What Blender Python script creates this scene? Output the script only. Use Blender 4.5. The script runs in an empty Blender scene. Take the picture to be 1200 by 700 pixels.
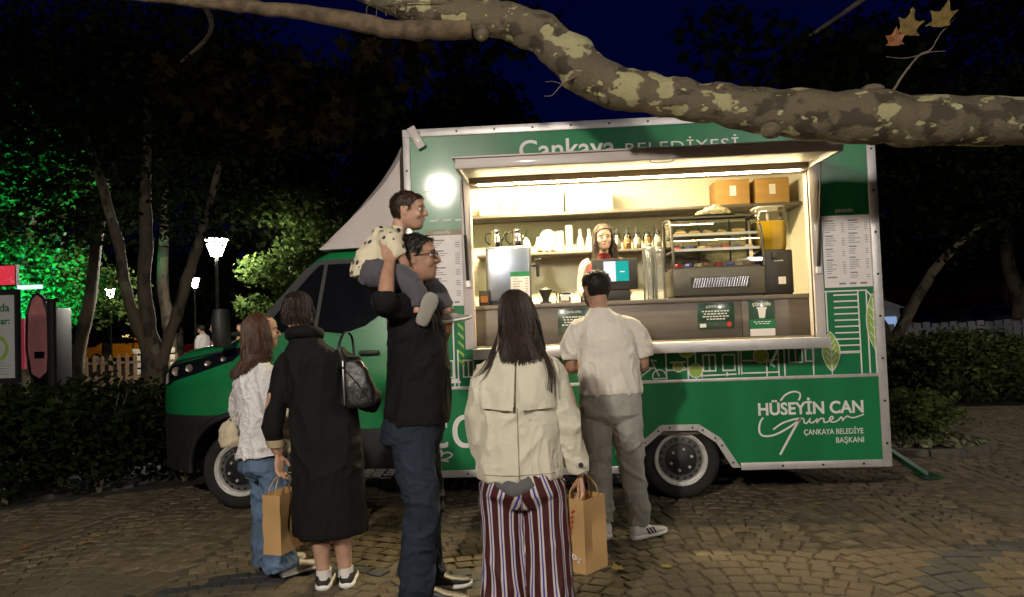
import bpy, bmesh, math, random
import numpy as np
from mathutils import Vector, Matrix, noise
V = Vector
PI = math.pi
random.seed(7)
np.random.seed(7)
sc = bpy.context.scene
COL = sc.collection

# ------------------------------------------------------------------ camera
CAM_POS = V((0.307, -5.66, 1.4))
yaw, pitch, roll = map(math.radians, (3.1, 2.02, 2.1))
fwd = V((-math.sin(yaw) * math.cos(pitch), math.cos(yaw) * math.cos(pitch), math.sin(pitch)))
rgt = V((math.cos(yaw), math.sin(yaw), 0))
upv = rgt.cross(fwd)
R_ = rgt * math.cos(roll) - upv * math.sin(roll)
U_ = upv * math.cos(roll) + rgt * math.sin(roll)
cam_data = bpy.data.cameras.new('camera')
cam_data.sensor_width = 36.0
cam_data.lens = 850 / 1200 * 36.0
cam_data.clip_end = 600
cam_data.clip_start = 0.05
cam = bpy.data.objects.new('camera', cam_data)
COL.objects.link(cam)
cam.matrix_world = Matrix(((R_.x, U_.x, -fwd.x, CAM_POS.x), (R_.y, U_.y, -fwd.y, CAM_POS.y),
                           (R_.z, U_.z, -fwd.z, CAM_POS.z), (0, 0, 0, 1)))
sc.camera = cam

# ------------------------------------------------------------------ sky: late blue hour, sun well below the horizon
world = bpy.data.worlds.new('World')
sc.world = world
world.use_nodes = True
wn = world.node_tree
wn.nodes.clear()
sky = wn.nodes.new('ShaderNodeTexSky')
sky.sky_type = 'NISHITA'
sky.sun_disc = False
sky.sun_elevation = math.radians(0.0)
sky.sun_rotation = math.radians(180)
sky.altitude = 900
sky.ozone_density = 10.0
bgn = wn.nodes.new('ShaderNodeBackground')
bgn.inputs['Strength'].default_value = 0.032
won = wn.nodes.new('ShaderNodeOutputWorld')
wn.links.new(sky.outputs[0], bgn.inputs[0])
wn.links.new(bgn.outputs[0], won.inputs[0])

sun_data = bpy.data.lights.new('sun', 'SUN')
sun_data.energy = 0.004          # night: next to nothing
sun_data.angle = math.radians(10)
sun_data.color = (0.75, 0.82, 1.0)
sun = bpy.data.objects.new('sun', sun_data)
sun.rotation_euler = (math.radians(40), 0, math.radians(20))
COL.objects.link(sun)

vs = sc.view_settings
vs.view_transform = 'Standard'
vs.look = 'None'
vs.exposure = 0.0
vs.gamma = 1.0
vs.use_curve_mapping = False
cy = sc.cycles
cy.use_denoising = True
cy.max_bounces = 7
cy.diffuse_bounces = 4
cy.glossy_bounces = 3
cy.transmission_bounces = 4
cy.transparent_max_bounces = 10
cy.sample_clamp_indirect = 4.0
cy.sample_clamp_direct = 0.0
cy.caustics_reflective = False
cy.caustics_refractive = False

# ------------------------------------------------------------------ materials
MATS = {}

def mat(name, col, rough=0.6, metal=0.0, var=0.18, scale=9.0, bump=0.0, bscale=70.0, coat=0.0,
        emit=0.0, spec=0.5, island=0.0, stretch=(1, 1, 1), sheen=0.0, sss=0.0, col2=None, thr=0.5, crease=0.0, cscale=9.0):
    if name in MATS:
        return MATS[name]
    m = bpy.data.materials.new(name)
    m.use_nodes = True
    nt = m.node_tree
    b = nt.nodes['Principled BSDF']
    L = nt.links
    tc = nt.nodes.new('ShaderNodeTexCoord')
    mp = nt.nodes.new('ShaderNodeMapping')
    mp.inputs['Scale'].default_value = stretch
    L.new(tc.outputs['Object'], mp.inputs[0])
    no = nt.nodes.new('ShaderNodeTexNoise')
    no.inputs['Scale'].default_value = scale
    no.inputs['Detail'].default_value = 5
    L.new(mp.outputs[0], no.inputs['Vector'])
    rp = nt.nodes.new('ShaderNodeValToRGB')
    c2 = col2 or [min(1, c * (1 + var)) for c in col]
    rp.color_ramp.elements[0].position = 0.3 if col2 is None else max(0, thr - 0.04)
    rp.color_ramp.elements[1].position = 0.7 if col2 is None else min(1, thr + 0.04)
    rp.color_ramp.elements[0].color = (*([c * (1 - var) for c in col] if col2 is None else col), 1)
    rp.color_ramp.elements[1].color = (*c2, 1)
    L.new(no.outputs['Fac'], rp.inputs[0])
    csock = rp.outputs[0]
    if island:
        gi = nt.nodes.new('ShaderNodeNewGeometry')
        hs = nt.nodes.new('ShaderNodeHueSaturation')
        ma = nt.nodes.new('ShaderNodeMapRange')
        ma.inputs['To Min'].default_value = 1 - island
        ma.inputs['To Max'].default_value = 1 + island
        L.new(gi.outputs['Random Per Island'], ma.inputs[0])
        L.new(ma.outputs[0], hs.inputs['Value'])
        L.new(csock, hs.inputs['Color'])
        csock = hs.outputs[0]
    L.new(csock, b.inputs['Base Color'])
    rr = nt.nodes.new('ShaderNodeMapRange')
    rr.inputs['To Min'].default_value = max(0, rough - 0.08)
    rr.inputs['To Max'].default_value = min(1, rough + 0.08)
    L.new(no.outputs['Fac'], rr.inputs[0])
    L.new(rr.outputs[0], b.inputs['Roughness'])
    b.inputs['Metallic'].default_value = metal
    b.inputs['Specular IOR Level'].default_value = spec
    b.inputs['Coat Weight'].default_value = coat
    b.inputs['Coat Roughness'].default_value = 0.08
    if sheen:
        b.inputs['Sheen Weight'].default_value = sheen
    if sss:
        b.inputs['Subsurface Weight'].default_value = sss
        b.inputs['Subsurface Radius'].default_value = (0.01, 0.004, 0.002)
    if bump:
        n2 = nt.nodes.new('ShaderNodeTexNoise')
        n2.inputs['Scale'].default_value = bscale
        n2.inputs['Detail'].default_value = 4
        L.new(mp.outputs[0], n2.inputs['Vector'])
        bp = nt.nodes.new('ShaderNodeBump')
        bp.inputs['Strength'].default_value = bump
        bp.inputs['Distance'].default_value = 0.01
        L.new(n2.outputs['Fac'], bp.inputs['Height'])
        L.new(bp.outputs[0], b.inputs['Normal'])
        if crease:
            n3 = nt.nodes.new('ShaderNodeTexNoise')
            n3.inputs['Scale'].default_value = cscale
            n3.inputs['Detail'].default_value = 3
            n3.inputs['Distortion'].default_value = 0.8
            L.new(tc.outputs['Object'], n3.inputs['Vector'])
            sb = nt.nodes.new('ShaderNodeMath')
            sb.operation = 'SUBTRACT'
            sb.inputs[1].default_value = 0.5
            L.new(n3.outputs['Fac'], sb.inputs[0])
            ab = nt.nodes.new('ShaderNodeMath')
            ab.operation = 'ABSOLUTE'
            L.new(sb.outputs[0], ab.inputs[0])
            b3 = nt.nodes.new('ShaderNodeBump')
            b3.invert = True
            b3.inputs['Strength'].default_value = crease
            b3.inputs['Distance'].default_value = 0.05
            L.new(ab.outputs[0], b3.inputs['Height'])
            L.new(b3.outputs[0], bp.inputs['Normal'])
    if emit:
        b.inputs['Emission Color'].default_value = (*col, 1)
        b.inputs['Emission Strength'].default_value = emit
    MATS[name] = m
    return m

def glassy(name, tint=(1, 1, 1), rough=0.05, gloss=0.12, opaque=0.0, ocol=(1, 1, 1)):
    """thin clear sheet: transparent, with a fresnel gloss and optional milky share"""
    if name in MATS:
        return MATS[name]
    m = bpy.data.materials.new(name)
    m.use_nodes = True
    nt = m.node_tree
    nt.nodes.clear()
    L = nt.links
    o = nt.nodes.new('ShaderNodeOutputMaterial')
    tr = nt.nodes.new('ShaderNodeBsdfTransparent')
    tr.inputs[0].default_value = (*tint, 1)
    gl = nt.nodes.new('ShaderNodeBsdfGlossy')
    gl.inputs['Roughness'].default_value = rough
    fr = nt.nodes.new('ShaderNodeFresnel')
    fr.inputs[0].default_value = 1.45
    ad = nt.nodes.new('ShaderNodeMath')
    ad.operation = 'ADD'
    ad.use_clamp = True
    ad.inputs[1].default_value = gloss - 0.04
    L.new(fr.outputs[0], ad.inputs[0])
    mx = nt.nodes.new('ShaderNodeMixShader')
    L.new(ad.outputs[0], mx.inputs[0])
    L.new(tr.outputs[0], mx.inputs[1])
    L.new(gl.outputs[0], mx.inputs[2])
    last = mx
    if opaque:
        df = nt.nodes.new('ShaderNodeBsdfDiffuse')
        df.inputs[0].default_value = (*ocol, 1)
        m2 = nt.nodes.new('ShaderNodeMixShader')
        m2.inputs[0].default_value = opaque
        L.new(mx.outputs[0], m2.inputs[1])
        L.new(df.outputs[0], m2.inputs[2])
        last = m2
    L.new(last.outputs[0], o.inputs[0])
    MATS[name] = m
    return m

def glow(name, col, strength):
    if name in MATS:
        return MATS[name]
    m = bpy.data.materials.new(name)
    m.use_nodes = True
    nt = m.node_tree
    nt.nodes.clear()
    o = nt.nodes.new('ShaderNodeOutputMaterial')
    e = nt.nodes.new('ShaderNodeEmission')
    e.inputs[0].default_value = (*col, 1)
    e.inputs[1].default_value = strength
    nt.links.new(e.outputs[0], o.inputs[0])
    MATS[name] = m
    return m

# ------------------------------------------------------------------ mesh kit
class Geo:
    def __init__(self):
        self.v = []
        self.f = []
        self.m = []

    def add(self, verts, faces, mi=0):
        o = len(self.v)
        self.v += [tuple(p) for p in verts]
        self.f += [tuple(i + o for i in f) for f in faces]
        self.m += [mi] * len(faces)
        return self

    def box(self, x0, x1, y0, y1, z0, z1, mi=0, M=None):
        p = [V((x, y, z)) for z in (z0, z1) for y in (y0, y1) for x in (x0, x1)]
        if M is not None:
            p = [M @ q for q in p]
        return self.add(p, [(0, 2, 3, 1), (4, 5, 7, 6), (0, 1, 5, 4), (2, 6, 7, 3), (0, 4, 6, 2), (1, 3, 7, 5)], mi)

    def loft(self, rings, mi=0, caps=True):
        n = len(rings[0])
        vs_, fs = [], []
        for r in rings:
            vs_ += r
        for i in range(len(rings) - 1):
            for j in range(n):
                k = (j + 1) % n
                fs.append((i * n + j, i * n + k, (i + 1) * n + k, (i + 1) * n + j))
        if caps:
            fs.append(tuple(reversed(range(n))))
            fs.append(tuple((len(rings) - 1) * n + j for j in range(n)))
        return self.add(vs_, fs, mi)

    def ovals(self, secs, n=20, p=2.0, mi=0, M=None):
        """horizontal oval sections: (cx, cy, z, halfwidth, halfdepth)"""
        rings = []
        for s in secs:
            cx, cy_, z, a, b = s[:5]
            r = []
            for j in range(n):
                t = 2 * PI * j / n
                c, s_ = math.cos(t), math.sin(t)
                q = V((cx + a * math.copysign(abs(c) ** (2 / p), c), cy_ + b * math.copysign(abs(s_) ** (2 / p), s_), z))
                r.append(M @ q if M is not None else q)
            rings.append(r)
        return self.loft(rings, mi)

    def tube(self, pts, rad, n=10, mi=0, caps=True, flat=1.0, side=None):
        pts = [V(p) for p in pts]
        if not isinstance(rad, (list, tuple)):
            rad = [rad] * len(pts)
        rings = []
        prev = None
        for i, p in enumerate(pts):
            d = (pts[min(i + 1, len(pts) - 1)] - pts[max(i - 1, 0)])
            if d.length < 1e-9:
                d = V((0, 0, 1))
            d.normalize()
            if prev is None:
                ref = V(side) if side is not None else (V((1, 0, 0)) if abs(d.x) < 0.8 else V((0, 1, 0)))
                u = (ref - d * ref.dot(d)).normalized()
            else:
                u = (prev - d * prev.dot(d)).normalized()
            prev = u
            w = d.cross(u)
            rings.append([p + (u * math.cos(2 * PI * j / n) + w * math.sin(2 * PI * j / n) * flat) * rad[i] for j in range(n)])
        return self.loft(rings, mi, caps)

    def lathe(self, prof, c=(0, 0, 0), n=20, mi=0, axis='Z', caps=True):
        rings = []
        for r, h in prof:
            ring = []
            for j in range(n):
                t = 2 * PI * j / n
                if axis == 'Z':
                    q = V((c[0] + r * math.cos(t), c[1] + r * math.sin(t), c[2] + h))
                elif axis == 'Y':
                    q = V((c[0] + r * math.cos(t), c[1] + h, c[2] - r * math.sin(t)))
                else:
                    q = V((c[0] + h, c[1] + r * math.cos(t), c[2] + r * math.sin(t)))
                ring.append(q)
            rings.append(ring)
        return self.loft(rings, mi, caps)

    def blob(self, c, r, M=None, n=14, m=9, mi=0):
        rings = []
        for i in range(m):
            ph = -PI / 2 + PI * (i + 0.5) / m
            rings.append([V((r[0] * math.cos(ph) * math.cos(2 * PI * j / n), r[1] * math.cos(ph) * math.sin(2 * PI * j / n),
                             r[2] * math.sin(ph))) for j in range(n)])
        for k in range(len(rings)):
            rings[k] = [((M @ q) if M is not None else q) + V(c) for q in rings[k]]
        return self.loft(rings, mi)

    def prism(self, poly, y0, y1, mi=0):
        """outline in x,z pulled from y0 to y1"""
        n = len(poly)
        vs_ = [(x, y0, z) for x, z in poly] + [(x, y1, z) for x, z in poly]
        fs = [tuple(range(n)), tuple(reversed(range(n, 2 * n)))]
        fs += [(i, i + n, (i + 1) % n + n, (i + 1) % n) for i in range(n)]
        return self.add(vs_, fs, mi)

    def mesh(self, name, fixn=True, bevel=0.0, segs=2):
        me = bpy.data.meshes.new(name)
        me.from_pydata(self.v, [], self.f)
        me.polygons.foreach_set('material_index', self.m)
        if fixn or bevel:
            bm = bmesh.new()
            bm.from_mesh(me)
            if fixn:
                bmesh.ops.recalc_face_normals(bm, faces=bm.faces)
            if bevel:
                es = [e for e in bm.edges if len(e.link_faces) == 2 and e.calc_face_angle(0) > 0.6]
                bmesh.ops.bevel(bm, geom=es, offset=bevel, segments=segs, affect='EDGES', profile=0.5, clamp_overlap=True)
            bm.to_mesh(me)
            bm.free()
        me.update()
        return me

    def build(self, name, mats, parent=None, smooth=40, bevel=0.0, segs=2, fixn=True, kind=None):
        return put(self.mesh(name, fixn, bevel, segs), name, mats, parent, smooth, kind)

def put(me, name, mats, parent=None, smooth=40, kind=None):
    me.name = name
    me.materials.clear()
    for m in (mats if isinstance(mats, (list, tuple)) else [mats]):
        me.materials.append(m)
    if smooth:
        me.shade_smooth()
        if smooth < 180:
            me.set_sharp_from_angle(angle=math.radians(smooth))
    o = bpy.data.objects.new(name, me)
    COL.objects.link(o)
    o.parent = parent
    if kind:
        o['kind'] = kind
    return o

def evaluated(o):
    dg = bpy.context.evaluated_depsgraph_get()
    me = bpy.data.meshes.new_from_object(o.evaluated_get(dg))
    return me

def remeshed(geo, voxel=0.01, smooth=4):
    o = bpy.data.objects.new('tmp', geo.mesh('tmp'))
    COL.objects.link(o)
    md = o.modifiers.new('r', 'REMESH')
    md.mode = 'VOXEL'
    md.voxel_size = voxel
    if smooth:
        ms = o.modifiers.new('s', 'SMOOTH')
        ms.iterations = smooth
        ms.factor = 0.5
    me = evaluated(o)
    old = o.data
    bpy.data.objects.remove(o)
    bpy.data.meshes.remove(old)
    return me

def wrinkle(me, amp, sx, sy, sz, seed=0, fn=None, ridged=True):
    """cloth folds: move vertices along their normals"""
    off = V((seed * 3.7, seed * 1.3, seed * 2.1))
    vv = [(v.co.copy(), v.normal.copy()) for v in me.vertices]
    for v, (c, n) in zip(me.vertices, vv):
        q = V((c.x * sx, c.y * sy, c.z * sz)) + off
        q += noise.noise_vector(q * .6) * .7
        r1 = max(0, 1 - abs(noise.noise(q)) * 3.0)
        r2 = max(0, 1 - abs(noise.noise(q * 2.2 + off)) * 2.6)
        d = r1 * math.sqrt(r1) + .4 * r2 - .4 + .5 * noise.noise(q * .7)
        a = amp * (fn(c) if fn else 1.0)
        v.co = c + n * (d * a)
    me.update()

def empty(name, loc=(0, 0, 0), rz=0.0):
    o = bpy.data.objects.new(name, None)
    o.empty_display_size = 0.2
    o.location = loc
    o.rotation_euler = (0, 0, rz)
    COL.objects.link(o)
    return o

def tag(o, label, cat, group=None):
    o['label'] = label
    o['category'] = cat
    if group:
        o['group'] = group
    return o

def thing(name, label, cat, loc=(0, 0, 0), rz=0.0, group=None):
    return tag(empty(name, loc, rz), label, cat, group)

def struct(o):
    o['kind'] = 'structure'
    return o

def copy_tree(o, parent=None):
    c = o.copy()
    COL.objects.link(c)
    c.parent = parent
    for ch in list(o.children):
        copy_tree(ch, c)
    return c

def text_mesh(s, size, bold=0.0, shear=0.0, align='LEFT', ext=0.0012, space=1.0):
    cu = bpy.data.curves.new('t', 'FONT')
    cu.body = s
    cu.size = size
    cu.offset = bold
    cu.shear = shear
    cu.align_x = align
    cu.extrude = ext
    cu.space_character = space
    cu.resolution_u = 4
    o = bpy.data.objects.new('t', cu)
    COL.objects.link(o)
    me = evaluated(o)
    bpy.data.objects.remove(o)
    return me

def text(s, x, y, z, width=None, height=None, m=None, parent=None, name='lettering', **kw):
    """flat lettering facing -y, baseline at z, starting at x, scaled to width / cap height"""
    me = text_mesh(s, 1.0, **kw)
    co = np.array([v.co[:] for v in me.vertices])
    x0, x1 = co[:, 0].min(), co[:, 0].max()
    sx = width / (x1 - x0) if width else None
    sz = height / 0.72 if height else sx
    sx = sx or sz
    for v in me.vertices:
        a, b, c = v.co
        v.co = (x + (a - x0) * sx, y - c, z + b * sz)
    return put(me, name, m, parent, smooth=0)

def stroke(g, pts, w, y=0.0, thick=0.0015):
    """painted line in the x,z plane, of width w (number or list)"""
    P = [V((p[0], 0, p[1])) for p in pts]
    if not isinstance(w, (list, tuple)):
        w = [w] * len(P)
    L, R = [], []
    for i, p in enumerate(P):
        d = (P[min(i + 1, len(P) - 1)] - P[max(i - 1, 0)]).normalized()
        nrm = V((-d.z, 0, d.x))
        L.append(p + nrm * w[i] / 2)
        R.append(p - nrm * w[i] / 2)
    n = len(P)
    vs_ = [(q.x, y - thick, q.z) for q in L + R] + [(q.x, y, q.z) for q in L + R]
    fs = []
    for i in range(n - 1):
        fs.append((i, i + 1, n + i + 1, n + i))
    g.add(vs_[:2 * n], fs)

def spline(pts, n=8):
    """Catmull-Rom through points of any dimension"""
    P = [np.array(p, float) for p in pts]
    P = [2 * P[0] - P[1]] + P + [2 * P[-1] - P[-2]]
    out = []
    for i in range(1, len(P) - 2):
        for k in range(n):
            t = k / n
            a, b, c, d = P[i - 1], P[i], P[i + 1], P[i + 2]
            out.append(0.5 * (2 * b + (c - a) * t + (2 * a - 5 * b + 4 * c - d) * t * t + (3 * b - 3 * c + d - a) * t ** 3))
    out.append(P[-2])
    return [tuple(float(x) for x in q) for q in out]

def circle2(cx, cz, r, n=24, rz=None):
    return [(cx + r * math.cos(2 * PI * i / n), cz + (rz or r) * math.sin(2 * PI * i / n)) for i in range(n)]
# ================================================================== GROUND AND PAVING
M_soil = mat('soil', (0.03, 0.022, 0.014), 0.95, var=0.4, scale=3, bump=0.6, bscale=30)
g = Geo()
g.add([(-150, -60, -0.06), (150, -60, -0.06), (150, 200, -0.06), (-150, 200, -0.06)], [(0, 1, 2, 3)])
struct(g.build('ground', M_soil, smooth=0))

M_joint = mat('joint_sand', (0.072, 0.055, 0.034), 0.95, var=0.4, scale=14, bump=0.5, bscale=120)
M_sett = mat('sett_stone', (0.125, 0.098, 0.060), 0.72, var=0.42, scale=11, bump=0.8, bscale=90, island=0.2)
M_settd = mat('sett_dark_stone', (0.040, 0.042, 0.040), 0.7, var=0.25, scale=8, bump=0.5, bscale=60, island=0.2)

def hedge_line(x):
    return 0.26 + 0.66 * (x + 4.4)

PAVE = [(-9, -9), (10, -9), (10, 4.9), (6.6, 5.0), (3.2, 5.5), (-2.6, 5.5), (-2.6, 1.45), (-9, -2.78)]
g = Geo()
g.add([(x, y, -0.011) for x, y in PAVE], [tuple(range(len(PAVE)))])
pavement = struct(g.build('pavement', M_joint, smooth=0))
BED = V((4.02, 2.25))
BED_R = 0.72

# six stones of different chipping; all setts share them
def sett_variant(seed):
    r = random.Random(seed)
    vs_ = []
    for z, s in ((-0.05, 0.96), (-0.006, 1.0), (0.0, 0.90)):
        for a, b in ((-1, -1), (1, -1), (1, 1), (-1, 1)):
            vs_.append((a * 0.5 * s + r.uniform(-.035, .035), b * 0.5 * s + r.uniform(-.035, .035), z + (r.uniform(-.003, .003) if z > -0.04 else 0)))
    vs_.append((r.uniform(-.15, .15), r.uniform(-.15, .15), 0.004 + r.uniform(-.002, .002)))
    fs = [(i, (i + 1) % 4, 4 + (i + 1) % 4, 4 + i) for i in range(4)]
    fs += [(4 + i, 4 + (i + 1) % 4, 8 + (i + 1) % 4, 8 + i) for i in range(4)]
    fs += [(8 + i, 8 + (i + 1) % 4, 12) for i in range(4)]
    return vs_, fs

VAR = [sett_variant(i) for i in range(6)]
setts = []
LW, SAG, PITCH = 1.28, 0.20, 0.118
for k in range(-8, 9):
    xc = k * LW
    for j in range(-45, 66):
        u = -LW / 2 + 0.055
        while u < LW / 2 - 0.03:
            s = -8 * SAG * u / LW ** 2
            ang = math.atan(s)
            ln = 0.112 * random.uniform(0.9, 1.12)
            x = xc + u + ln * 0.5 * math.cos(ang) * 0.0
            y = j * PITCH + SAG * (1 - (2 * u / LW) ** 2) + random.uniform(-.004, .004)
            u += ln * math.cos(ang) + 0.004
            if y < -4.6 or x < -7.5 or x > 9 or y > 5.2:
                continue
            if x < -2.6 and y > hedge_line(x) - 0.02:
                continue
            if x < 2.4 and y > 2.6:
                continue
            if x > 3.2 and y > 4.95 - (x - 6.6) * 0.03:
                continue
            if (V((x, y)) - BED).length < BED_R + 0.13:
                continue
            ra = math.hypot(x + 0.9, y + 3.2)
            rb = math.hypot(x - 3.2, y + 2.1)
            dark = 1.68 < ra < 1.84 or 0.84 < rb < 1.08
            setts.append((x, y, random.uniform(-.003, .003), ang + random.uniform(-.05, .05), ln - 0.008,
                          (PITCH * math.cos(ang) - 0.007) * random.uniform(.94, 1.03), random.randrange(6), dark,
                          random.uniform(-.014, .014), random.uniform(-.014, .014)))

def sett_rank(s):
    d = V((s[0], s[1], 0)) - CAM_POS
    w = d.dot(fwd)
    if w < 0.5:
        return 1e9
    px, py = 600 + 850 * d.dot(R_) / w, 350 - 850 * d.dot(U_) / w
    if px < -10 or px > 1210 or py > 712:
        return 1e9
    return w

order = sorted(range(len(setts)), key=lambda i: sett_rank(setts[i]))
single = set(order[:300])
vm = []
for i, (vs_, fs) in enumerate(VAR):
    pair = []
    for m_ in (M_sett, M_settd):
        me = bpy.data.meshes.new('sett')
        me.from_pydata(vs_, [], fs)
        me.materials.append(m_)
        pair.append(me)
    vm.append(pair)
g = Geo()
VA = [np.array(v_) for v_, _ in VAR]
for i, (x, y, z, a, lx, ly, k, dark, tx, ty) in enumerate(setts):
    if i in single:
        o = bpy.data.objects.new('sett', vm[k][1 if dark else 0])
        o.location = (x, y, z)
        o.rotation_euler = (tx, ty, a)
        o.scale = (lx, ly, 1)
        COL.objects.link(o)
        o.parent = pavement
    else:
        c, s = math.cos(a), math.sin(a)
        p = VA[k] * (lx, ly, 1)
        q = np.empty_like(p)
        q[:, 0] = x + p[:, 0] * c - p[:, 1] * s
        q[:, 1] = y + p[:, 0] * s + p[:, 1] * c
        q[:, 2] = z + p[:, 2] + p[:, 0] * -ty + p[:, 1] * tx
        o_ = len(g.v)
        g.v += q.tolist()
        g.f += [tuple(t + o_ for t in f) for f in VAR[k][1]]
        g.m += [1 if dark else 0] * len(VAR[k][1])
g.build('sett_field', [M_sett, M_settd], pavement, smooth=0, fixn=False, kind='stuff')

# kerb stones round the planting bed beside the truck
M_kerb = mat('kerb_stone', (0.10, 0.088, 0.068), 0.85, var=0.3, scale=14, bump=0.5)
kerb = thing('planter_kerb', 'round stone kerb edging the small shrub bed behind the truck', 'kerb')
g = Geo()
rings = []
for i in range(14):
    a0, a1 = 2 * PI * i / 14 + 0.012, 2 * PI * (i + 1) / 14 - 0.012
    q = Geo()
    pts = []
    for z in (-0.04, 0.05):
        for rr_ in (BED_R - 0.06, BED_R + 0.05):
            for t in range(4):
                a = a0 + (a1 - a0) * t / 3
                pts.append((BED.x + rr_ * math.cos(a), BED.y + rr_ * math.sin(a), z))
    fs = []
    for t in range(3):
        fs += [(8 + t, 9 + t, 13 + t, 12 + t), (t, t + 1, 9 + t, 8 + t), (4 + t, 12 + t, 13 + t, 5 + t)]
    fs += [(0, 8, 12, 4), (3, 7, 15, 11)]
    q.add(pts, fs)
    q.build('kerb_stone', M_kerb, kerb, smooth=30, bevel=0.008)

# a few fallen leaves
def plane_leaf(size, curl=0.25):
    """five-lobed plane leaf, gently cupped"""
    pts = []
    lobes = [(-150, .45), (-115, .8), (-95, .5), (-60, .95), (-32, .55), (0, 1.1), (32, .55), (60, .95), (95, .5), (115, .8), (150, .45)]
    for a, r in lobes:
        for da, k in ((-9, .72), (0, 1.0), (9, .74)) if r > .7 else ((0, 1.0),):
            t = math.radians(a + da)
            x, y = math.sin(t) * r * k * size / 2, math.cos(t) * r * k * size / 2
            pts.append((x, y, curl * (x * x + y * y) / size))
    n = len(pts)
    pts.append((0, 0, 0))
    fs = [(i, (i + 1) % n, n) for i in range(n)]
    return pts, fs

M_lyel = mat('leaf_yellow', (0.26, 0.18, 0.035), 0.6, var=0.4, scale=25)
M_lor = mat('leaf_orange', (0.19, 0.085, 0.025), 0.6, var=0.4, scale=25)
for i, (x, y, a, s, m_) in enumerate(((0.62, -1.52, .4, .11, M_lyel), (0.9, -1.5, 1.9, .10, M_lyel), (1.5, -0.85, 3.0, .09, M_lor), (-2.6, -0.6, 2.2, .09, M_lor),
                                      (2.2, -0.2, 0.9, .08, M_lyel), (-3.2, .25, 5, .08, M_lor)) + tuple((random.uniform(-4.5, -2.7), random.uniform(-1.6, -.1), random.uniform(0, 6), random.uniform(.06, .1), random.choice((M_lyel, M_lor, M_lor))) for _ in range(9)) + tuple((random.uniform(2.0, 5.5), random.uniform(-1.2, 3.5), random.uniform(0, 6), random.uniform(.06, .1), random.choice((M_lyel, M_lor))) for _ in range(9))):
    if x < -2.6 and y > hedge_line(x) - .1 or (V((x, y)) - BED).length < BED_R + .12:
        continue
    g = Geo()
    p, f = plane_leaf(s, .5)
    g.add(p, f)
    g.tube([(0, 0, 0), (0, -s * .35, .01), (.01, -s * .7, .004)], .0015, 4)
    o = g.build('fallen_leaf', m_, None, smooth=0, fixn=False)
    o.location = (x, y, 0.009)
    o.rotation_euler = (random.uniform(-.1, .1), random.uniform(-.1, .1), a)
    nm = 'yellow' if m_ is M_lyel else 'orange'
    tag(o, 'dry %s plane leaf lying flat on the stone setts' % nm, 'leaf', '%s fallen leaves on the paving' % nm)

# ================================================================== TREES AND HEDGES
def bark(name, base, pale, dark, scale=7.0, thr=0.6, stretch=(1, 1, 1)):
    m = bpy.data.materials.new(name)
    m.use_nodes = True
    nt = m.node_tree
    L = nt.links
    b = nt.nodes['Principled BSDF']
    tc = nt.nodes.new('ShaderNodeTexCoord')
    mp = nt.nodes.new('ShaderNodeMapping')
    mp.inputs['Scale'].default_value = stretch
    L.new(tc.outputs['Object'], mp.inputs[0])

    def nz(s, off, detail=3.0, rough=.5):
        n = nt.nodes.new('ShaderNodeTexNoise')
        n.inputs['Scale'].default_value = s
        n.inputs['Detail'].default_value = detail
        n.inputs['Roughness'].default_value = rough
        a = nt.nodes.new('ShaderNodeVectorMath')
        a.inputs[1].default_value = (off, off * .7, off * 1.3)
        L.new(mp.outputs[0], a.inputs[0])
        L.new(a.outputs[0], n.inputs['Vector'])
        return n.outputs['Fac']

    def step(sock, t, w=0.012):
        r = nt.nodes.new('ShaderNodeMapRange')
        r.inputs['From Min'].default_value = t - w
        r.inputs['From Max'].default_value = t + w
        L.new(sock, r.inputs[0])
        return r.outputs[0]

    def mixc(f, a, b_):
        x = nt.nodes.new('ShaderNodeMix')
        x.data_type = 'RGBA'
        L.new(f, x.inputs['Factor'])
        for s_, v_ in ((x.inputs[6], a), (x.inputs[7], b_)):
            if isinstance(v_, tuple):
                s_.default_value = (*v_, 1)
            else:
                L.new(v_, s_)
        return x.outputs[2]
    fine = nz(scale * 6, 3, 5, .6)
    c0 = mixc(fine, tuple(c * .55 for c in base), tuple(c * 1.45 for c in base))
    mid = step(nz(scale * .45, 57, 4, .6), .5, .14)
    c0 = mixc(mid, c0, tuple(c * k for c, k in zip(base, (1.3, 1.3, 1.2))))
    c1 = mixc(step(nz(scale * .9, 11, 3, .5), .56, .03), c0, dark)
    p1 = step(nz(scale * .75, 23), thr)
    pc = mixc(fine, tuple(c * .8 for c in pale), pale)
    c2 = mixc(p1, c1, pc)
    p2 = step(nz(scale * 1.7, 41), thr + .07)
    c3 = mixc(p2, c2, tuple(c * 1.0 for c in pale))
    L.new(c3, b.inputs['Base Color'])
    b.inputs['Roughness'].default_value = 0.85
    h = nt.nodes.new('ShaderNodeMath')
    h.operation = 'MULTIPLY_ADD'
    h.inputs[1].default_value = -0.6
    L.new(p1, h.inputs[0])
    L.new(fine, h.inputs[2])
    bp = nt.nodes.new('ShaderNodeBump')
    bp.inputs['Strength'].default_value = 1.0
    bp.inputs['Distance'].default_value = 0.012
    L.new(h.outputs[0], bp.inputs['Height'])
    L.new(bp.outputs[0], b.inputs['Normal'])
    return m

M_plane = bark('plane_bark', (0.115, 0.094, 0.062), (0.40, 0.375, 0.20), (0.06, 0.046, 0.03), 8.5, 0.595, (0.8, 1, 1.1))
M_bark = bark('dark_bark', (0.085, 0.066, 0.045), (0.17, 0.15, 0.10), (0.035, 0.027, 0.018), 5.0, 0.64, (1, 1, .5))

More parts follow.
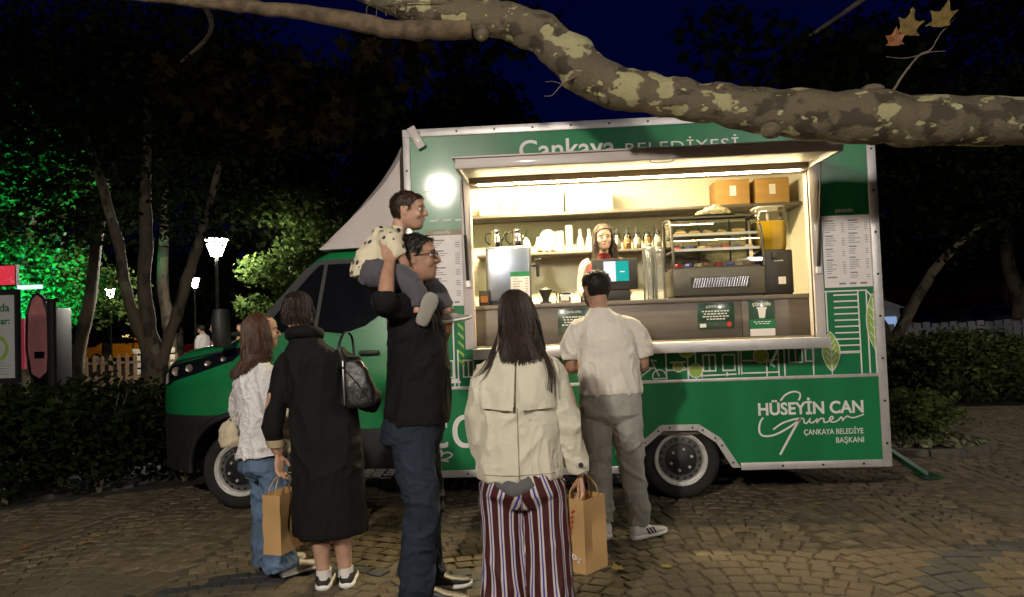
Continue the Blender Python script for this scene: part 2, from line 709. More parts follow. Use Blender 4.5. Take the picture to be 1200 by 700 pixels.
def leafm(name, c, tr=0.3):
    m = bpy.data.materials.new(name)
    m.use_nodes = True
    nt = m.node_tree
    L = nt.links
    nt.nodes.clear()
    o = nt.nodes.new('ShaderNodeOutputMaterial')
    gi = nt.nodes.new('ShaderNodeNewGeometry')
    rp = nt.nodes.new('ShaderNodeValToRGB')
    rp.color_ramp.elements[0].color = (c[0] * .5, c[1] * .55, c[2] * .5, 1)
    rp.color_ramp.elements[1].color = (c[0] * 1.5, c[1] * 1.35, c[2] * 1.2, 1)
    L.new(gi.outputs['Random Per Island'], rp.inputs[0])
    d = nt.nodes.new('ShaderNodeBsdfPrincipled')
    d.inputs['Roughness'].default_value = 0.7
    d.inputs['Specular IOR Level'].default_value = 0.0
    t = nt.nodes.new('ShaderNodeBsdfTranslucent')
    mx = nt.nodes.new('ShaderNodeMixShader')
    mx.inputs[0].default_value = tr
    L.new(rp.outputs[0], d.inputs['Base Color'])
    L.new(rp.outputs[0], t.inputs[0])
    L.new(d.outputs[0], mx.inputs[1])
    L.new(t.outputs[0], mx.inputs[2])
    L.new(mx.outputs[0], o.inputs[0])
    return m

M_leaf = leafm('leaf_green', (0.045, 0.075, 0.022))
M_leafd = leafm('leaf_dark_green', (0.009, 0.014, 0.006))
M_leafb = leafm('leaf_bronze', (0.018, 0.014, 0.006))
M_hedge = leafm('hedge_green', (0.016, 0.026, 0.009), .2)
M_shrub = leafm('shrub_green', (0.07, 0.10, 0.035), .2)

LEAF6 = np.array([(0, -.5, 0), (.30, -.12, .06), (.20, .25, .03), (0, .55, -.05), (-.20, .25, .03), (-.30, -.12, .06)])

def leaf_cloud(name, clumps, n, size, m, parent, seed=1, droop=0.0, kind=None, shape=LEAF6):
    """n leaves scattered through lumpy ellipsoids (cx,cy,cz,rx,ry,rz)"""
    rs = np.random.RandomState(seed)
    cl = np.array(clumps, float)
    w = cl[:, 3] * cl[:, 4] * cl[:, 5]
    idx = rs.choice(len(cl), n, p=w / w.sum())
    # smaller twigs clumps inside each ellipsoid give light and dark groups
    d = rs.normal(size=(n, 3))
    d /= np.linalg.norm(d, axis=1)[:, None]
    r = rs.uniform(0.25, 1.0, n) ** 0.45
    tw = max(30, n // 22)
    tc = rs.normal(size=(tw, 3))
    tc /= np.linalg.norm(tc, axis=1)[:, None]
    tc *= (rs.uniform(0.3, 1.05, tw) ** 0.5)[:, None]
    ti = rs.randint(0, tw, n)
    use = rs.uniform(size=n) < 0.72
    pos = np.where(use[:, None], tc[ti] + rs.normal(scale=0.085, size=(n, 3)), d * r[:, None])
    pos = cl[idx, :3] + pos * cl[idx, 3:6]
    pos[:, 2] -= droop * rs.uniform(0, 1, n)
    ax = rs.normal(size=(n, 3)) * (1, 1, .6)
    ax /= np.linalg.norm(ax, axis=1)[:, None]
    up = rs.normal(size=(n, 3)) + (0, 0, 1.2)
    e1 = np.cross(ax, up)
    e1 /= np.linalg.norm(e1, axis=1)[:, None] + 1e-9
    e2 = np.cross(e1, ax)
    s = size * rs.uniform(.6, 1.3, n)
    k = len(shape)
    co = pos[:, None, :] + s[:, None, None] * (shape[None, :, 0, None] * e1[:, None, :] + shape[None, :, 1, None] * ax[:, None, :] + shape[None, :, 2, None] * e2[:, None, :])
    me = bpy.data.meshes.new(name)
    me.vertices.add(n * k)
    me.vertices.foreach_set('co', co.reshape(-1))
    me.loops.add(n * k)
    me.loops.foreach_set('vertex_index', np.arange(n * k, dtype=np.int32))
    me.polygons.add(n)
    me.polygons.foreach_set('loop_start', np.arange(n, dtype=np.int32) * k)
    me.polygons.foreach_set('loop_total', np.full(n, k, dtype=np.int32))
    me.update(calc_edges=True)
    return put(me, name, m, parent, smooth=0, kind=kind)

def wobble(pts, rad, n=7, amp=0.12, seed=0):
    """spline through (x,y,z) with radii, radius uneven like real wood"""
    s = spline([(*p, r) for p, r in zip(pts, rad)], n)
    P, Rr = [], []
    for i, q in enumerate(s):
        k = noise.noise(V((i * .37, seed * 5.1, 0)))
        P.append(V(q[:3]) + V((noise.noise(V((i * .3, 9, seed))), noise.noise(V((i * .3, 19, seed))), noise.noise(V((i * .3, 29, seed))))) * q[3] * .25)
        Rr.append(max(.004, q[3] * (1 + amp * k)))
    return P, Rr

def knobbly(me, amp, freq):
    vv = [(v.co.copy(), v.normal.copy()) for v in me.vertices]
    for v, (c, n) in zip(me.vertices, vv):
        v.co = c + n * (amp * noise.noise(c * freq))
    me.update()

# ---- big plane tree whose limb crosses in front of the truck
ptree = thing('plane_tree', 'huge plane tree with mottled pale bark whose bare limb crosses above the food truck', 'tree', (5.4, -1.7, 0))
inv = V((-5.4, 1.7, 0))
def rel(ps): return [V(p) + inv for p in ps]
g = Geo()
P, Rr = wobble(rel([(5.4, -1.7, -.1), (5.38, -1.7, .6), (5.3, -1.68, 1.5), (5.15, -1.62, 2.2), (5.3, -1.6, 3.2), (5.5, -1.5, 5.5)]), [.42, .34, .31, .3, .24, .16], 8, .08, 3)
g.tube(P, Rr, 20)
me = g.mesh('trunk')
knobbly(me, .02, 6)
put(me, 'trunk', M_plane, ptree, 60)
g = Geo()
LIMB = [(5.2, -1.6, 2.15), (4.5, -1.45, 2.36), (3.75, -1.35, 2.45), (3.1, -1.3, 2.475), (2.6, -1.3, 2.505), (2.13, -1.3, 2.545), (1.64, -1.3, 2.612),
        (1.3, -1.3, 2.68), (1.0, -1.3, 2.74), (.78, -1.3, 2.80), (.58, -1.3, 2.90), (.44, -1.3, 3.03), (.30, -1.3, 3.16), (.12, -1.3, 3.235), (-.1, -1.3, 3.285), (-.35, -1.3, 3.34), (-.7, -1.34, 3.46), (-1.3, -1.4, 3.75), (-2.2, -1.4, 4.2)]
LR = [.2, .165, .15, .142, .148, .152, .137, .120, .117, .128, .135, .128, .118, .108, .104, .098, .09, .08, .05]
P, Rr = wobble(rel(LIMB), LR, 9, .05, 1)
g.tube(P, Rr, 24)
me = remeshed(g, .016, 2)
knobbly(me, .016, 5)
knobbly(me, .007, 17)
limb = put(me, 'limb', M_plane, ptree, 180)
g = Geo()
P, Rr = wobble(rel([(-.12, -1.3, 3.235), (-.4, -1.32, 3.215), (-.62, -1.33, 3.235), (-.92, -1.35, 3.305), (-1.2, -1.35, 3.365), (-1.46, -1.35, 3.405), (-2.0, -1.33, 3.50), (-2.7, -1.3, 3.6)]), [.08, .062, .056, .054, .045, .040, .030, .015], 9, .08, 2)
g.tube(P, Rr, 14)
me = g.mesh('side_limb')
knobbly(me, .008, 12)
put(me, 'side_limb', mat('brown_bark', (.11, .078, .047), .85, var=.55, scale=14, bump=1.0, bscale=30), ptree, 60)
# knots on the limb
for c, r in (((.66, -1.36, 2.72), (.04, .05, .045)), ((1.62, -1.4, 2.47), (.06, .05, .05)), ((2.25, -1.3, 2.71), (.07, .05, .03)), ((-.05, -1.36, 3.16), (.05, .05, .05))):
    Geo().blob(V(c) + inv, r).build('knot', M_plane, ptree, 60)
M_twig = mat('twig_bark', (.14, .11, .08), .8)
def twig(pts, r0, r1=.0015):
    g = Geo()
    s = spline(rel(pts), 6)
    g.tube(s, [r0 + (r1 - r0) * i / (len(s) - 1) for i in range(len(s))], 6)
    return g.build('twig', M_twig, ptree, 60)
twig([(2.36, -1.3, 2.68), (2.43, -1.32, 2.79), (2.52, -1.32, 2.89), (2.60, -1.3, 2.93), (2.66, -1.3, 3.02), (2.75, -1.3, 3.11)], .008)
twig([(2.52, -1.32, 2.89), (2.58, -1.34, 2.90), (2.66, -1.34, 2.90)], .004)
twig([(2.52, -1.32, 2.89), (2.44, -1.3, 2.885), (2.34, -1.3, 2.90)], .003)
twig([(.52, -1.4, 2.86), (.42, -1.42, 2.80), (.36, -1.42, 2.74), (.31, -1.42, 2.735)], .006)
twig([(.42, -1.42, 2.80), (.37, -1.42, 2.82), (.32, -1.42, 2.82)], .003)
for k in range(5):
    a = random.uniform(-1, 1)
    twig([(-.75 + .06 * k, -1.36, 3.30), (-.72 + .06 * k, -1.42, 3.345), (-.62 + .07 * k + .05 * a, -1.42, 3.345 + .03 * a), (-.5 + .07 * k, -1.42, 3.33)], .003)
def leaf_at(p, size, m_, rx, ry, rz, par=ptree, org=inv):
    g = Geo()
    a, f = plane_leaf(size, .35)
    g.add(a, f)
    o = g.build('leaf', m_, par, smooth=0, fixn=False)
    o.location = V(p) + org
    o.rotation_euler = (rx, ry, rz)
M_lbr = mat('leaf_brown_yellow', (.17, .115, .03), .6, var=.4, scale=25)
M_lrd = mat('leaf_rust', (.20, .075, .02), .6, var=.4, scale=25)
leaf_at((2.67, -1.30, 3.10), .23, M_lbr, 1.25, .35, -1.1)
leaf_at((2.47, -1.31, 3.06), .21, M_lbr, 1.2, -.5, 2.2)
leaf_at((2.39, -1.31, 2.99), .15, M_lrd, 1.35, -.2, 2.4)
leaf_at((2.50, -1.31, 3.16), .05, M_lyel, 1.3, .2, .3)
leaf_at((-.58, -1.4, 3.40), .06, M_lor, 1.2, .3, .3)
# hanging autumn foliage further back in the same crown, upper left
P, Rr = wobble(rel([(-2.2, -1.4, 4.2), (-2.8, 0.2, 4.6), (-3.2, 1.8, 4.7), (-4.0, 2.6, 4.6)]), [.05, .04, .025, .012], 6, .1, 8)
g = Geo()
g.tube(P, Rr, 8)
g.build('branch', M_twig, ptree, 60)
LOBE = np.array([(0, -.45, 0), (.14, -.2, .02), (.45, -.22, .05), (.25, 0, .02), (.5, .22, .06), (.18, .18, .0), (0, .6, -.04), (-.18, .18, .0), (-.5, .22, .06), (-.25, 0, .02), (-.45, -.22, .05), (-.14, -.2, .02)])
def cl(ps): return [(x + inv.x, y + inv.y, z, a, b, c) for x, y, z, a, b, c in ps]
leaf_cloud('foliage', cl([(-3.0, 2.4, 4.25, .75, .7, .5), (-2.2, 2.2, 4.2, .6, .6, .55), (-3.9, 2.6, 4.5, .5, .5, .5), (-1.4, 2.6, 4.75, .5, .5, .3)]), 420, .22, M_leafb, ptree, 5, .3, shape=LOBE, kind='stuff')

leaf_cloud('foliage', cl([(-2.0, 7.2, 6.3, 1.5, .9, .8), (-.4, 7.4, 6.9, 1.2, .9, .5), (-2.9, 6.8, 5.4, .9, .8, .6)]), 900, .24, M_leafd, ptree, 6, .4, shape=LOBE, kind='stuff')
leaf_cloud('foliage', cl([(4.4, 6.2, 5.6, 1.2, .9, .5), (5.4, 6.0, 5.2, 1.0, .9, .7), (3.4, 6.5, 6.3, .9, .8, .4)]), 600, .24, M_leafd, ptree, 7, .4, shape=LOBE, kind='stuff')
g = Geo()
for q in ([(-1.3, -1.4, 3.75), (-1.4, 2.5, 5.6), (-1.9, 5.5, 6.4), (-2.2, 7.4, 6.4)], [(5.45, -1.55, 4.6), (5.2, 2.0, 5.6), (4.8, 5.0, 5.8), (4.3, 6.3, 5.7)]):
    P, Rr = wobble(rel(q), [.06, .05, .035, .015], 6, .1, 9)
    Geo().tube(P, Rr, 8).build('branch', M_twig, ptree, 60)

def tree(name, label, loc, trunks, clumps, n, size, m, seed, barkm=None, droop=0.0, group='trees around the square', shape=LEAF6):
    t = thing(name, label, 'tree', loc, 0, group)
    for i, (pts, rad) in enumerate(trunks):
        g = Geo()
        P, Rr = wobble(pts, rad, 6, .1, seed + i)
        g.tube(P, Rr, 12)
        me = g.mesh('trunk')
        knobbly(me, .02, 5)
        put(me, 'trunk' if i == 0 else 'limb', barkm or M_bark, t, 60)
    if n:
        leaf_cloud('crown', clumps, n, size, m, t, seed, droop, shape=shape)
    return t

# left: forked tree behind the bonnet
tree('forked_tree', 'forked park tree with three bare limbs rising from the hedge by the truck bonnet', (-5.72, 5, 0),
     [([(0, 0, -.1), (0, 0, .5), (.02, 0, .95), (-.06, 0, 1.5), (-.12, 0, 2.1), (-.14, .1, 3.2), (-.2, .3, 5.0)], [.27, .215, .19, .125, .10, .09, .05]),
      ([(.06, 0, .9), (-.1, -.08, 1.35), (-.26, -.12, 1.8), (-.36, -.12, 2.3), (-.55, -.1, 3.2), (-.9, -.2, 4.6)], [.11, .09, .085, .08, .07, .04]),
      ([(.05, 0, .8), (.2, 0, 1.25), (.36, .05, 1.75), (.52, .1, 2.35), (.72, .2, 3.1), (1.0, .3, 4.2)], [.12, .09, .08, .075, .06, .035])],
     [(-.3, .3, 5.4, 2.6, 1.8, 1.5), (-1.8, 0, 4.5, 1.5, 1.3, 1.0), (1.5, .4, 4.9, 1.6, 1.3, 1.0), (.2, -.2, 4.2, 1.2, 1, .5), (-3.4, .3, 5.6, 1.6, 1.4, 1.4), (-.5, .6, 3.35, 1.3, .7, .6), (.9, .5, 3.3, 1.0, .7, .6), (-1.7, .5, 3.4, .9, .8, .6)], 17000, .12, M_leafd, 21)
# tree on the far left flooded with green light
green_tree = tree('floodlit_tree', 'leafy tree washed in green floodlight beyond the poster board', (-10.6, 8.6, 0),
     [([(0, 0, -.1), (.1, 0, 1.2), (.05, 0, 2.5), (.3, .2, 4.5)], [.17, .14, .12, .06]),
      ([(.08, 0, 1.3), (.7, -.1, 2.4), (1.1, -.1, 3.6)], [.09, .07, .04])],
     [(.2, 0, 2.7, 1.6, 1.1, .95), (-.9, 0, 3.0, 1.3, 1.1, 1.0), (1.4, .2, 2.3, 1.0, .9, .7), (.3, .2, 4.6, 1.3, 1.1, .9), (-1.2, .2, 4.9, 1.2, 1, .9), (.8, .2, 5.6, 1.2, 1, .8), (-.4, .2, 6.2, 1.3, 1, .8)], 22000, .105, M_leaf, 22)
# slender dark tree before it
tree('slim_tree', 'slim dark leaning tree between the poster board and the forked tree', (-8.15, 6.6, 0),
     [([(0, 0, -.1), (.15, 0, 1.0), (.38, 0, 2.0), (.5, .1, 3.3), (.7, .2, 5.2)], [.14, .12, .10, .09, .05])],
     [(.9, .3, 5.7, 1.5, 1.2, .9), (.6, .2, 3.6, .5, .6, .5)], 4500, .12, M_leafd, 23)
# foliage lit by the lantern
tree('lantern_tree', 'young tree with bright leaves right beside the lit lantern', (-5.25, 9.6, 0),
     [([(0, 0, -.1), (.05, 0, 1), (0, .1, 2), (-.1, .2, 3.4)], [.10, .08, .07, .03])],
     [(-.25, -.2, 2.75, .8, .6, .42), (.4, -.2, 2.3, .75, .6, .5), (-.9, .2, 2.0, .45, .4, .3), (.0, .0, 1.75, .8, .5, .4), (.6, .1, 3.3, .9, .7, .5), (-.2, .3, 4.2, 1.0, .9, .5)], 5200, .13, M_leaf, 24, shape=LOBE)
# dark trees standing behind the truck
for i, (x, y, h, r, gap) in enumerate(((-9.9, 13, 6.6, 3.2, 0), (-4.9, 12, 5.6, 2.5, 0), (-1.7, 13.5, 6.0, 2.2, 0), (7.8, 12.5, 6.0, 2.6, 0), (11.8, 13, 7.2, 3.4, 0), (-13.5, 14, 7.0, 3.4, 0))):
    tree('park_tree', ['tall dark tree standing well behind the lantern', 'dark bushy tree behind the cab roof fairing', 'dark tree behind the truck roof on the fairing side',
                       'dark tree behind the truck roof on the menu panel side', 'broad dark tree beyond the hedge on the menu panel side', 'broad dark tree far behind the poster board'][i], (x, y, 0),
         [([(0, 0, -.1), (.1, 0, 1.5), (-.1, .1, 3), (.1, .1, h)], [.22, .17, .14, .06])],
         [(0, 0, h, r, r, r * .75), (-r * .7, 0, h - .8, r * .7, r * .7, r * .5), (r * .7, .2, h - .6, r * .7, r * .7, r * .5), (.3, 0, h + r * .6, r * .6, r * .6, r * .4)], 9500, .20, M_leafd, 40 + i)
for i, (x, y, h, r) in enumerate(((-25, 26, 4.2, 3.4), (-20.5, 27, 4.6, 3.4), (-16.2, 25.5, 4.0, 3.2), (-12.4, 26, 4.4, 3.2), (-9.2, 24, 4.0, 3.0), (-6.0, 22, 4.4, 2.8), (8.4, 20, 4.6, 2.8), (12.5, 22, 4.8, 3.2), (17, 22, 5.0, 3.4), (21, 21, 4.6, 3.2))):
    tree('distant_tree', 'dark distant tree closing the far side of the square', (x, y, 0),
         [([(0, 0, -.1), (.1, 0, 1.5), (-.1, .1, 3), (.1, .1, h)], [.2, .16, .13, .06])],
         [(0, 0, h, r, r * .7, r * .75), (-r * .6, 0, h - 1.2, r * .7, r * .6, r * .55), (r * .6, .2, h - 1.1, r * .7, r * .6, r * .55)], 3000, .36, M_leafd, 80 + i, group='distant trees')
# right-hand tree leaning behind the menu panel
tree('leaning_tree', 'dark leaning tree with low spreading branches behind the hedge', (5.9, 6.6, 0),
     [([(0, 0, -.1), (-.15, 0, .8), (-.45, 0, 1.7), (-.5, .1, 2.6), (-.3, .2, 4.4)], [.2, .16, .13, .11, .06]),
      ([(-.1, 0, .7), (.35, 0, 1.5), (.9, .1, 2.2), (1.6, .1, 2.8)], [.1, .085, .07, .03])],
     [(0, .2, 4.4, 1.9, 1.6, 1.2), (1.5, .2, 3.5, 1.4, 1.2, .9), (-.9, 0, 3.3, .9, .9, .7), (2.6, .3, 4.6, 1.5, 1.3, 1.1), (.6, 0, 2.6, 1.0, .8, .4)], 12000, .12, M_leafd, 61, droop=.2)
tree('street_tree', 'dark tree with thin crown closing the view past the leaning tree', (9.8, 8.5, 0),
     [([(0, 0, -.1), (.1, 0, 1.5), (0, .1, 3), (.2, .1, 5)], [.18, .15, .12, .05])],
     [(0, 0, 4.6, 1.9, 1.6, 1.3), (-1.2, 0, 3.6, 1.1, 1, .7), (1.2, 0, 3.4, 1.1, 1, .7)], 7000, .13, M_leafd, 62, droop=.2)

# ---- hedges and shrubs: every bush is its own plant
def bush(label, x, y, r, h, n, size, m, seed, group):
    t = thing('shrub', label, 'shrub', (x, y, 0), 0, group)
    g = Geo()
    rr = random.Random(seed)
    for k in range(7):
        a = rr.uniform(0, 2 * PI)
        g.tube([(0, 0, -.08), (.25 * r * math.cos(a), .25 * r * math.sin(a), h * .35), (.6 * r * math.cos(a), .6 * r * math.sin(a), h * .75)], [.014, .01, .004], 5)
    g.build('stem', M_twig, t, 60)
    lumps = [(0, 0, h * .45, r, r, h * .46)]
    for k in range(5):
        a = rr.uniform(0, 2 * PI)
        lumps.append((r * .55 * math.cos(a), r * .55 * math.sin(a), h * rr.uniform(.35, .75), r * .55, r * .55, h * .3))
    leaf_cloud('foliage', lumps, n, size, m, t, seed)
    return t
for i in range(9):
    x = -3.45 - i * .62
    y = hedge_line(x) + .62
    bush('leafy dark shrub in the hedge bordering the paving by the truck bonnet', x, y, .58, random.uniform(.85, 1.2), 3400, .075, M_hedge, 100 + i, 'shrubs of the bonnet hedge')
for i in range(7):
    x = -3.9 - i * .95
    y = hedge_line(x) + 1.75
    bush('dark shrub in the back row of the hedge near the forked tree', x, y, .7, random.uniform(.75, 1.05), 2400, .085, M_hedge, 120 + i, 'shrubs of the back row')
for i, (x, y, h, r) in enumerate(((3.7, 6.1, .85, .7), (4.6, 5.95, .85, .75), (5.4, 5.9, .98, .8), (6.3, 5.8, 1.12, .9), (7.4, 5.75, 1.1, .9), (8.5, 5.7, 1.0, .9))):
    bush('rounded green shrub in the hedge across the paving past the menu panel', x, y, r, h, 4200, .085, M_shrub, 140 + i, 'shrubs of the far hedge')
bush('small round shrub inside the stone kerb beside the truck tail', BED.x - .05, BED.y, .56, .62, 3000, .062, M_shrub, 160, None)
# pale leaves at its foot
leaf_cloud('ivy', [(BED.x + .1, BED.y - .35, .06, .5, .2, .06)], 160, .08, leafm('ivy_pale', (.25, .27, .17), .1), None, 161, kind='stuff')
tag(bpy.data.objects['ivy'], 'pale ground ivy spilling under the small round shrub', 'ivy')
bush('low bright green shrub below the fence behind the bonnet', -5.15, 7.2, .6, .75, 2200, .09, M_leaf, 162, None)
# ================================================================== FOOD TRUCK
M_green = mat('truck_green_vinyl', (0.006, 0.185, 0.064), 0.34, var=0.14, scale=2.2, stretch=(2.2, 1, .45), coat=0.35, spec=.4, bump=.06, bscale=4)
M_paint = mat('truck_green_paint', (0.008, 0.19, 0.058), 0.28, var=0.05, scale=2, coat=0.8)
M_alu = mat('aluminium_trim', (0.62, 0.60, 0.60), 0.42, metal=0.45, var=0.1, scale=12, bump=.05)
M_white = mat('white_print', (0.78, 0.78, 0.76), 0.5, var=0.03)
M_fair = mat('fairing_white', (0.62, 0.56, 0.54), 0.5, var=0.06, scale=2.5, coat=.2, bump=.05, bscale=5)
M_lime = mat('lime_print', (0.30, 0.48, 0.07), 0.45, var=0.1)
M_poster = mat('poster_paper', (0.82, 0.78, 0.78), 0.45, var=0.03, coat=.2)
M_ink = mat('grey_ink', (0.25, 0.25, 0.26), 0.6)
M_blackp = mat('black_plastic', (0.014, 0.014, 0.015), 0.55, var=0.3, scale=20)
M_rubber = mat('tyre_rubber', (0.016, 0.015, 0.014), 0.85, var=0.4, scale=10, bump=.4, bscale=80)
M_rim = mat('wheel_steel', (0.66, 0.65, 0.62), 0.4, metal=0.1, var=0.2, scale=15)
M_dark = mat('dark_metal', (0.03, 0.03, 0.032), 0.5, metal=.3)
M_glassb = mat('dark_glass', (0.006, 0.007, 0.008), 0.06, var=0.0, spec=.6)
M_inwall = mat('cream_inner_wall', (0.74, 0.70, 0.58), 0.5, var=0.04, scale=3)
M_steel = mat('stainless_steel', (0.15, 0.132, 0.115), 0.5, metal=.5, var=0.18, scale=5, stretch=(.3, 1, 3), bump=.03)
M_flap = mat('flap_lining', (0.55, 0.52, 0.44), 0.5, metal=.1, var=0.15, scale=3, bump=.04, bscale=8)

truck = thing('food_truck', 'green and white food truck with open serving hatch and lit kitchen', 'food truck', (0, 0, 0))
X0, X1, Z0, Z1 = -0.81, 2.81, 0.245, 2.95
OX0, OX1, OZ0, OZ1 = -0.30, 2.31, 1.225, 2.53

# ---- outer panels
ARCH = [(1.637, Z0), (1.522, .44), (1.385, .535), (1.125, .54), (.968, .41), (0.885, Z0)]
def panel(name, poly, m=M_green, y0=0.0, y1=0.03, par=truck):
    return Geo().prism(poly, y0, y1).build(name, m, par, smooth=0)
lower = panel('lower_panel', [(X0, Z0)] + ARCH[::-1] + [(X1, Z0), (X1, .9175), (X0, .9175)])
panel('print_band', [(X0, .9180), (X1, .9180), (X1, OZ0), (X0, OZ0)])
panel('front_panel', [(X0, OZ0 + .0005), (OX0, OZ0 + .0005), (OX0, OZ1), (X0, OZ1)])
panel('rear_panel', [(OX1, OZ0 + .0005), (X1, OZ0 + .0005), (X1, OZ1), (OX1, OZ1)])
panel('upper_panel', [(X0, OZ1 + .0005), (X1, OZ1 + .0005), (X1, Z1), (X0, Z1)])

def bar(name, x0, x1, z0, z1, y0=-.012, y1=-.0005, m=M_alu, par=truck, bev=.003):
    return Geo().box(x0, x1, y0, y1, z0, z1).build(name, m, par, smooth=30, bevel=bev)
bar('edge_trim', X0 - .012, X0 + .045, Z0 - .02, Z1 - .045)
bar('edge_trim', X1 - .055, X1 + .012, Z0 - .02, Z1 - .045)
bar('edge_trim', X0 - .012, X1 + .012, Z1 - .044, Z1 + .02)
bar('edge_trim', X0 + .046, .822, Z0 - .02, Z0 + .035)
bar('edge_trim', 1.700, X1 - .056, Z0 - .02, Z0 + .035)
bar('band_trim', X0 + .046, X1 - .056, .903, .928, -.008)
pa = ARCH[::-1]
def arch_out(k):
    """corner of the trim outside opening corner k (mitred)"""
    p_ = V((pa[k][0], pa[k][1]))
    if k == 0:
        return V((p_.x - .06, Z0))
    if k == len(pa) - 1:
        return V((p_.x + .06, Z0))
    d0 = (p_ - V(pa[k - 1])).normalized()
    d1 = (V(pa[k + 1]) - p_).normalized()
    n_ = (V((-d0.y, d0.x)) + V((-d1.y, d1.x))).normalized()
    return p_ + n_ * .048
for k in range(len(pa) - 1):
    q = [V(pa[k]), V(pa[k + 1]), arch_out(k + 1), arch_out(k)]
    d = (q[1] - q[0]).normalized() * .002
    q[0] += d; q[3] += d; q[1] -= d; q[2] -= d
    Geo().prism([(p.x, p.y) for p in q], -.0145, -.0005).build('arch_trim', M_alu, truck, smooth=0)
# rivets
g = Geo()
for x in np.arange(X0 + .12, X1, .30):
    g.lathe([(.009, -.019), (.009, -.012)], (x, 0, Z1 - .012), 8, axis='Y')
    if x < .8 or x > 1.8:
        g.lathe([(.009, -.019), (.009, -.012)], (x, 0, Z0 + .008), 8, axis='Y')
for z in np.arange(.4, 2.9, .32):
    for x in (X0 + .016, X1 - .02):
        g.lathe([(.009, -.019), (.009, -.012)], (x, 0, z), 8, axis='Y')
for (ax, az), (bx, bz) in zip(pa[:-1], pa[1:]):
    for t in (.18, .85):
        d = V((bx - ax, 0, bz - az)).normalized()
        g.lathe([(.008, -.020), (.008, -.014)], (ax + (bx - ax) * t - d.z * .024, 0, az + (bz - az) * t + d.x * .024), 8, axis='Y')
g.build('rivets', M_dark, truck, smooth=40, kind='stuff')
# bent corner bracket at the top front corner
g = Geo()
Mx = Matrix.Translation(V((X0 + .10, -.03, Z1 - .05))) @ Matrix.Rotation(math.radians(-28), 4, 'Y')
g.box(-.035, .035, -.02, .02, -.10, .09, M=Mx)
g.build('corner_bracket', M_fair, truck, smooth=30, bevel=.008)

# ---- shell of the kitchen box
M_roofw = M_fair
Geo().box(X0, X1, .0305, 1.92, Z1 - .035, Z1).build('roof', M_roofw, truck, smooth=0)
Geo().box(X0, X1, 1.88, 1.92, Z0 + .3, Z1 - .036).build('back_wall', M_inwall, truck, smooth=0)
Geo().box(X0, X0 + .04, .0305, 1.879, Z0, Z1 - .036).build('side_wall', M_inwall, truck, smooth=0)
Geo().box(X1 - .04, X1, .0305, 1.879, Z0, Z1 - .036).build('side_wall', M_inwall, truck, smooth=0)
Geo().box(X0 + .041, X1 - .041, .0305, 1.879, .50, .56).build('floor', M_steel, truck, smooth=0)
Geo().box(X0 + .3, X1 - .1, .25, .33, .36, .50).box(X0 + .3, X1 - .1, 1.5, 1.58, .36, .50).build('chassis_rail', M_dark, truck, smooth=0)
# opening frame
bar('hatch_frame', OX0 - .075, OX0 + .0, OZ0 - .01, OZ1 + .02, -.02, .10, M_fair)
bar('hatch_frame', OX1 - .0, OX1 + .072, OZ0 - .01, OZ1 + .02, -.02, .10, M_fair)
bar('hatch_frame', OX0 + .001, OX1 - .001, OZ1 - .035, OZ1 + .019, -.0185, .10, M_fair)
# inner reveals
Geo().box(OX0 - .10, OX0 - .0755, .0305, .32, OZ0, OZ1).build('reveal', M_inwall, truck, smooth=0)
Geo().box(OX1 + .0725, OX1 + .1, .0305, .32, OZ0, OZ1).build('reveal', M_inwall, truck, smooth=0)

# ---- counter and serving shelf
Geo().box(X0 + .041, X1 - .041, .30, .95, 1.525, 1.56).build('countertop', M_steel, truck, smooth=30, bevel=.004)
g = Geo()
for x0, x1 in ((X0 + .05, .62), (.624, 1.845), (1.849, X1 - .05)):
    Geo().box(x0, x1, .325, .345, 1.23, 1.524).build('counter_panel', M_steel, truck, smooth=30, bevel=.003)
Geo().box(X0 + .05, X1 - .05, .346, .93, .562, 1.2).build('cabinet', M_steel, truck, smooth=0)
Geo().box(OX0 + .0, OX1 + .0, -.02, .40, 1.20, 1.228).build('counter_ledge', M_steel, truck, smooth=0)
g = Geo()
g.box(OX0 + .02, OX1 - .03, -.36, -.0215, 1.195, 1.222)
g.box(OX0 + .02, OX1 - .03, -.385, -.3605, 1.15, 1.226)
g.build('serving_shelf', M_alu, truck, smooth=30, bevel=.006)
g = Geo()
for x in (.1, 1.0, 1.95):
    g = Geo()
    g.tube([(x, -.30, 1.19), (x, -.03, 1.02)], .010, 6)
    g.build('shelf_bracket', M_alu, truck)

# ---- hatch flap raised like an awning
flap = empty('hatch_flap')
flap.parent = truck
ZB, ZF, YF = 2.540, 2.527, -.62
g = Geo()
def slab(g, x0, x1, ya, za, yb, zb, t):
    """sloping slab between (ya,za) and (yb,zb), t thick upwards"""
    g.add([(x0, ya, za), (x1, ya, za), (x1, yb, zb), (x0, yb, zb), (x0, ya, za + t), (x1, ya, za + t), (x1, yb, zb + t), (x0, yb, zb + t)],
          [(0, 1, 2, 3), (4, 7, 6, 5), (0, 4, 5, 1), (2, 6, 7, 3), (1, 5, 6, 2), (0, 3, 7, 4)])
FX0, FX1 = -.33, 2.33
slab(g, FX0 + .03, FX1 - .03, -.03, ZB + .012, YF + .03, ZF + .012, .03)
g.build('lining', M_flap, flap, smooth=0)
g = Geo()
slab(g, FX0, FX1, YF, ZF - .03, YF - .028, ZF - .028, .068)
g.build('front_rail', M_fair, flap, smooth=30, bevel=.004)
g = Geo()
slab(g, FX0, FX0 + .03, -.02, ZB - .03, YF + .001, ZF - .03, .07)
g.build('side_rail', M_alu, flap, smooth=30, bevel=.004)
g = Geo()
slab(g, FX1 - .03, FX1, -.02, ZB - .03, YF + .001, ZF - .03, .07)
g.build('side_rail', M_alu, flap, smooth=30, bevel=.004)
g = Geo()
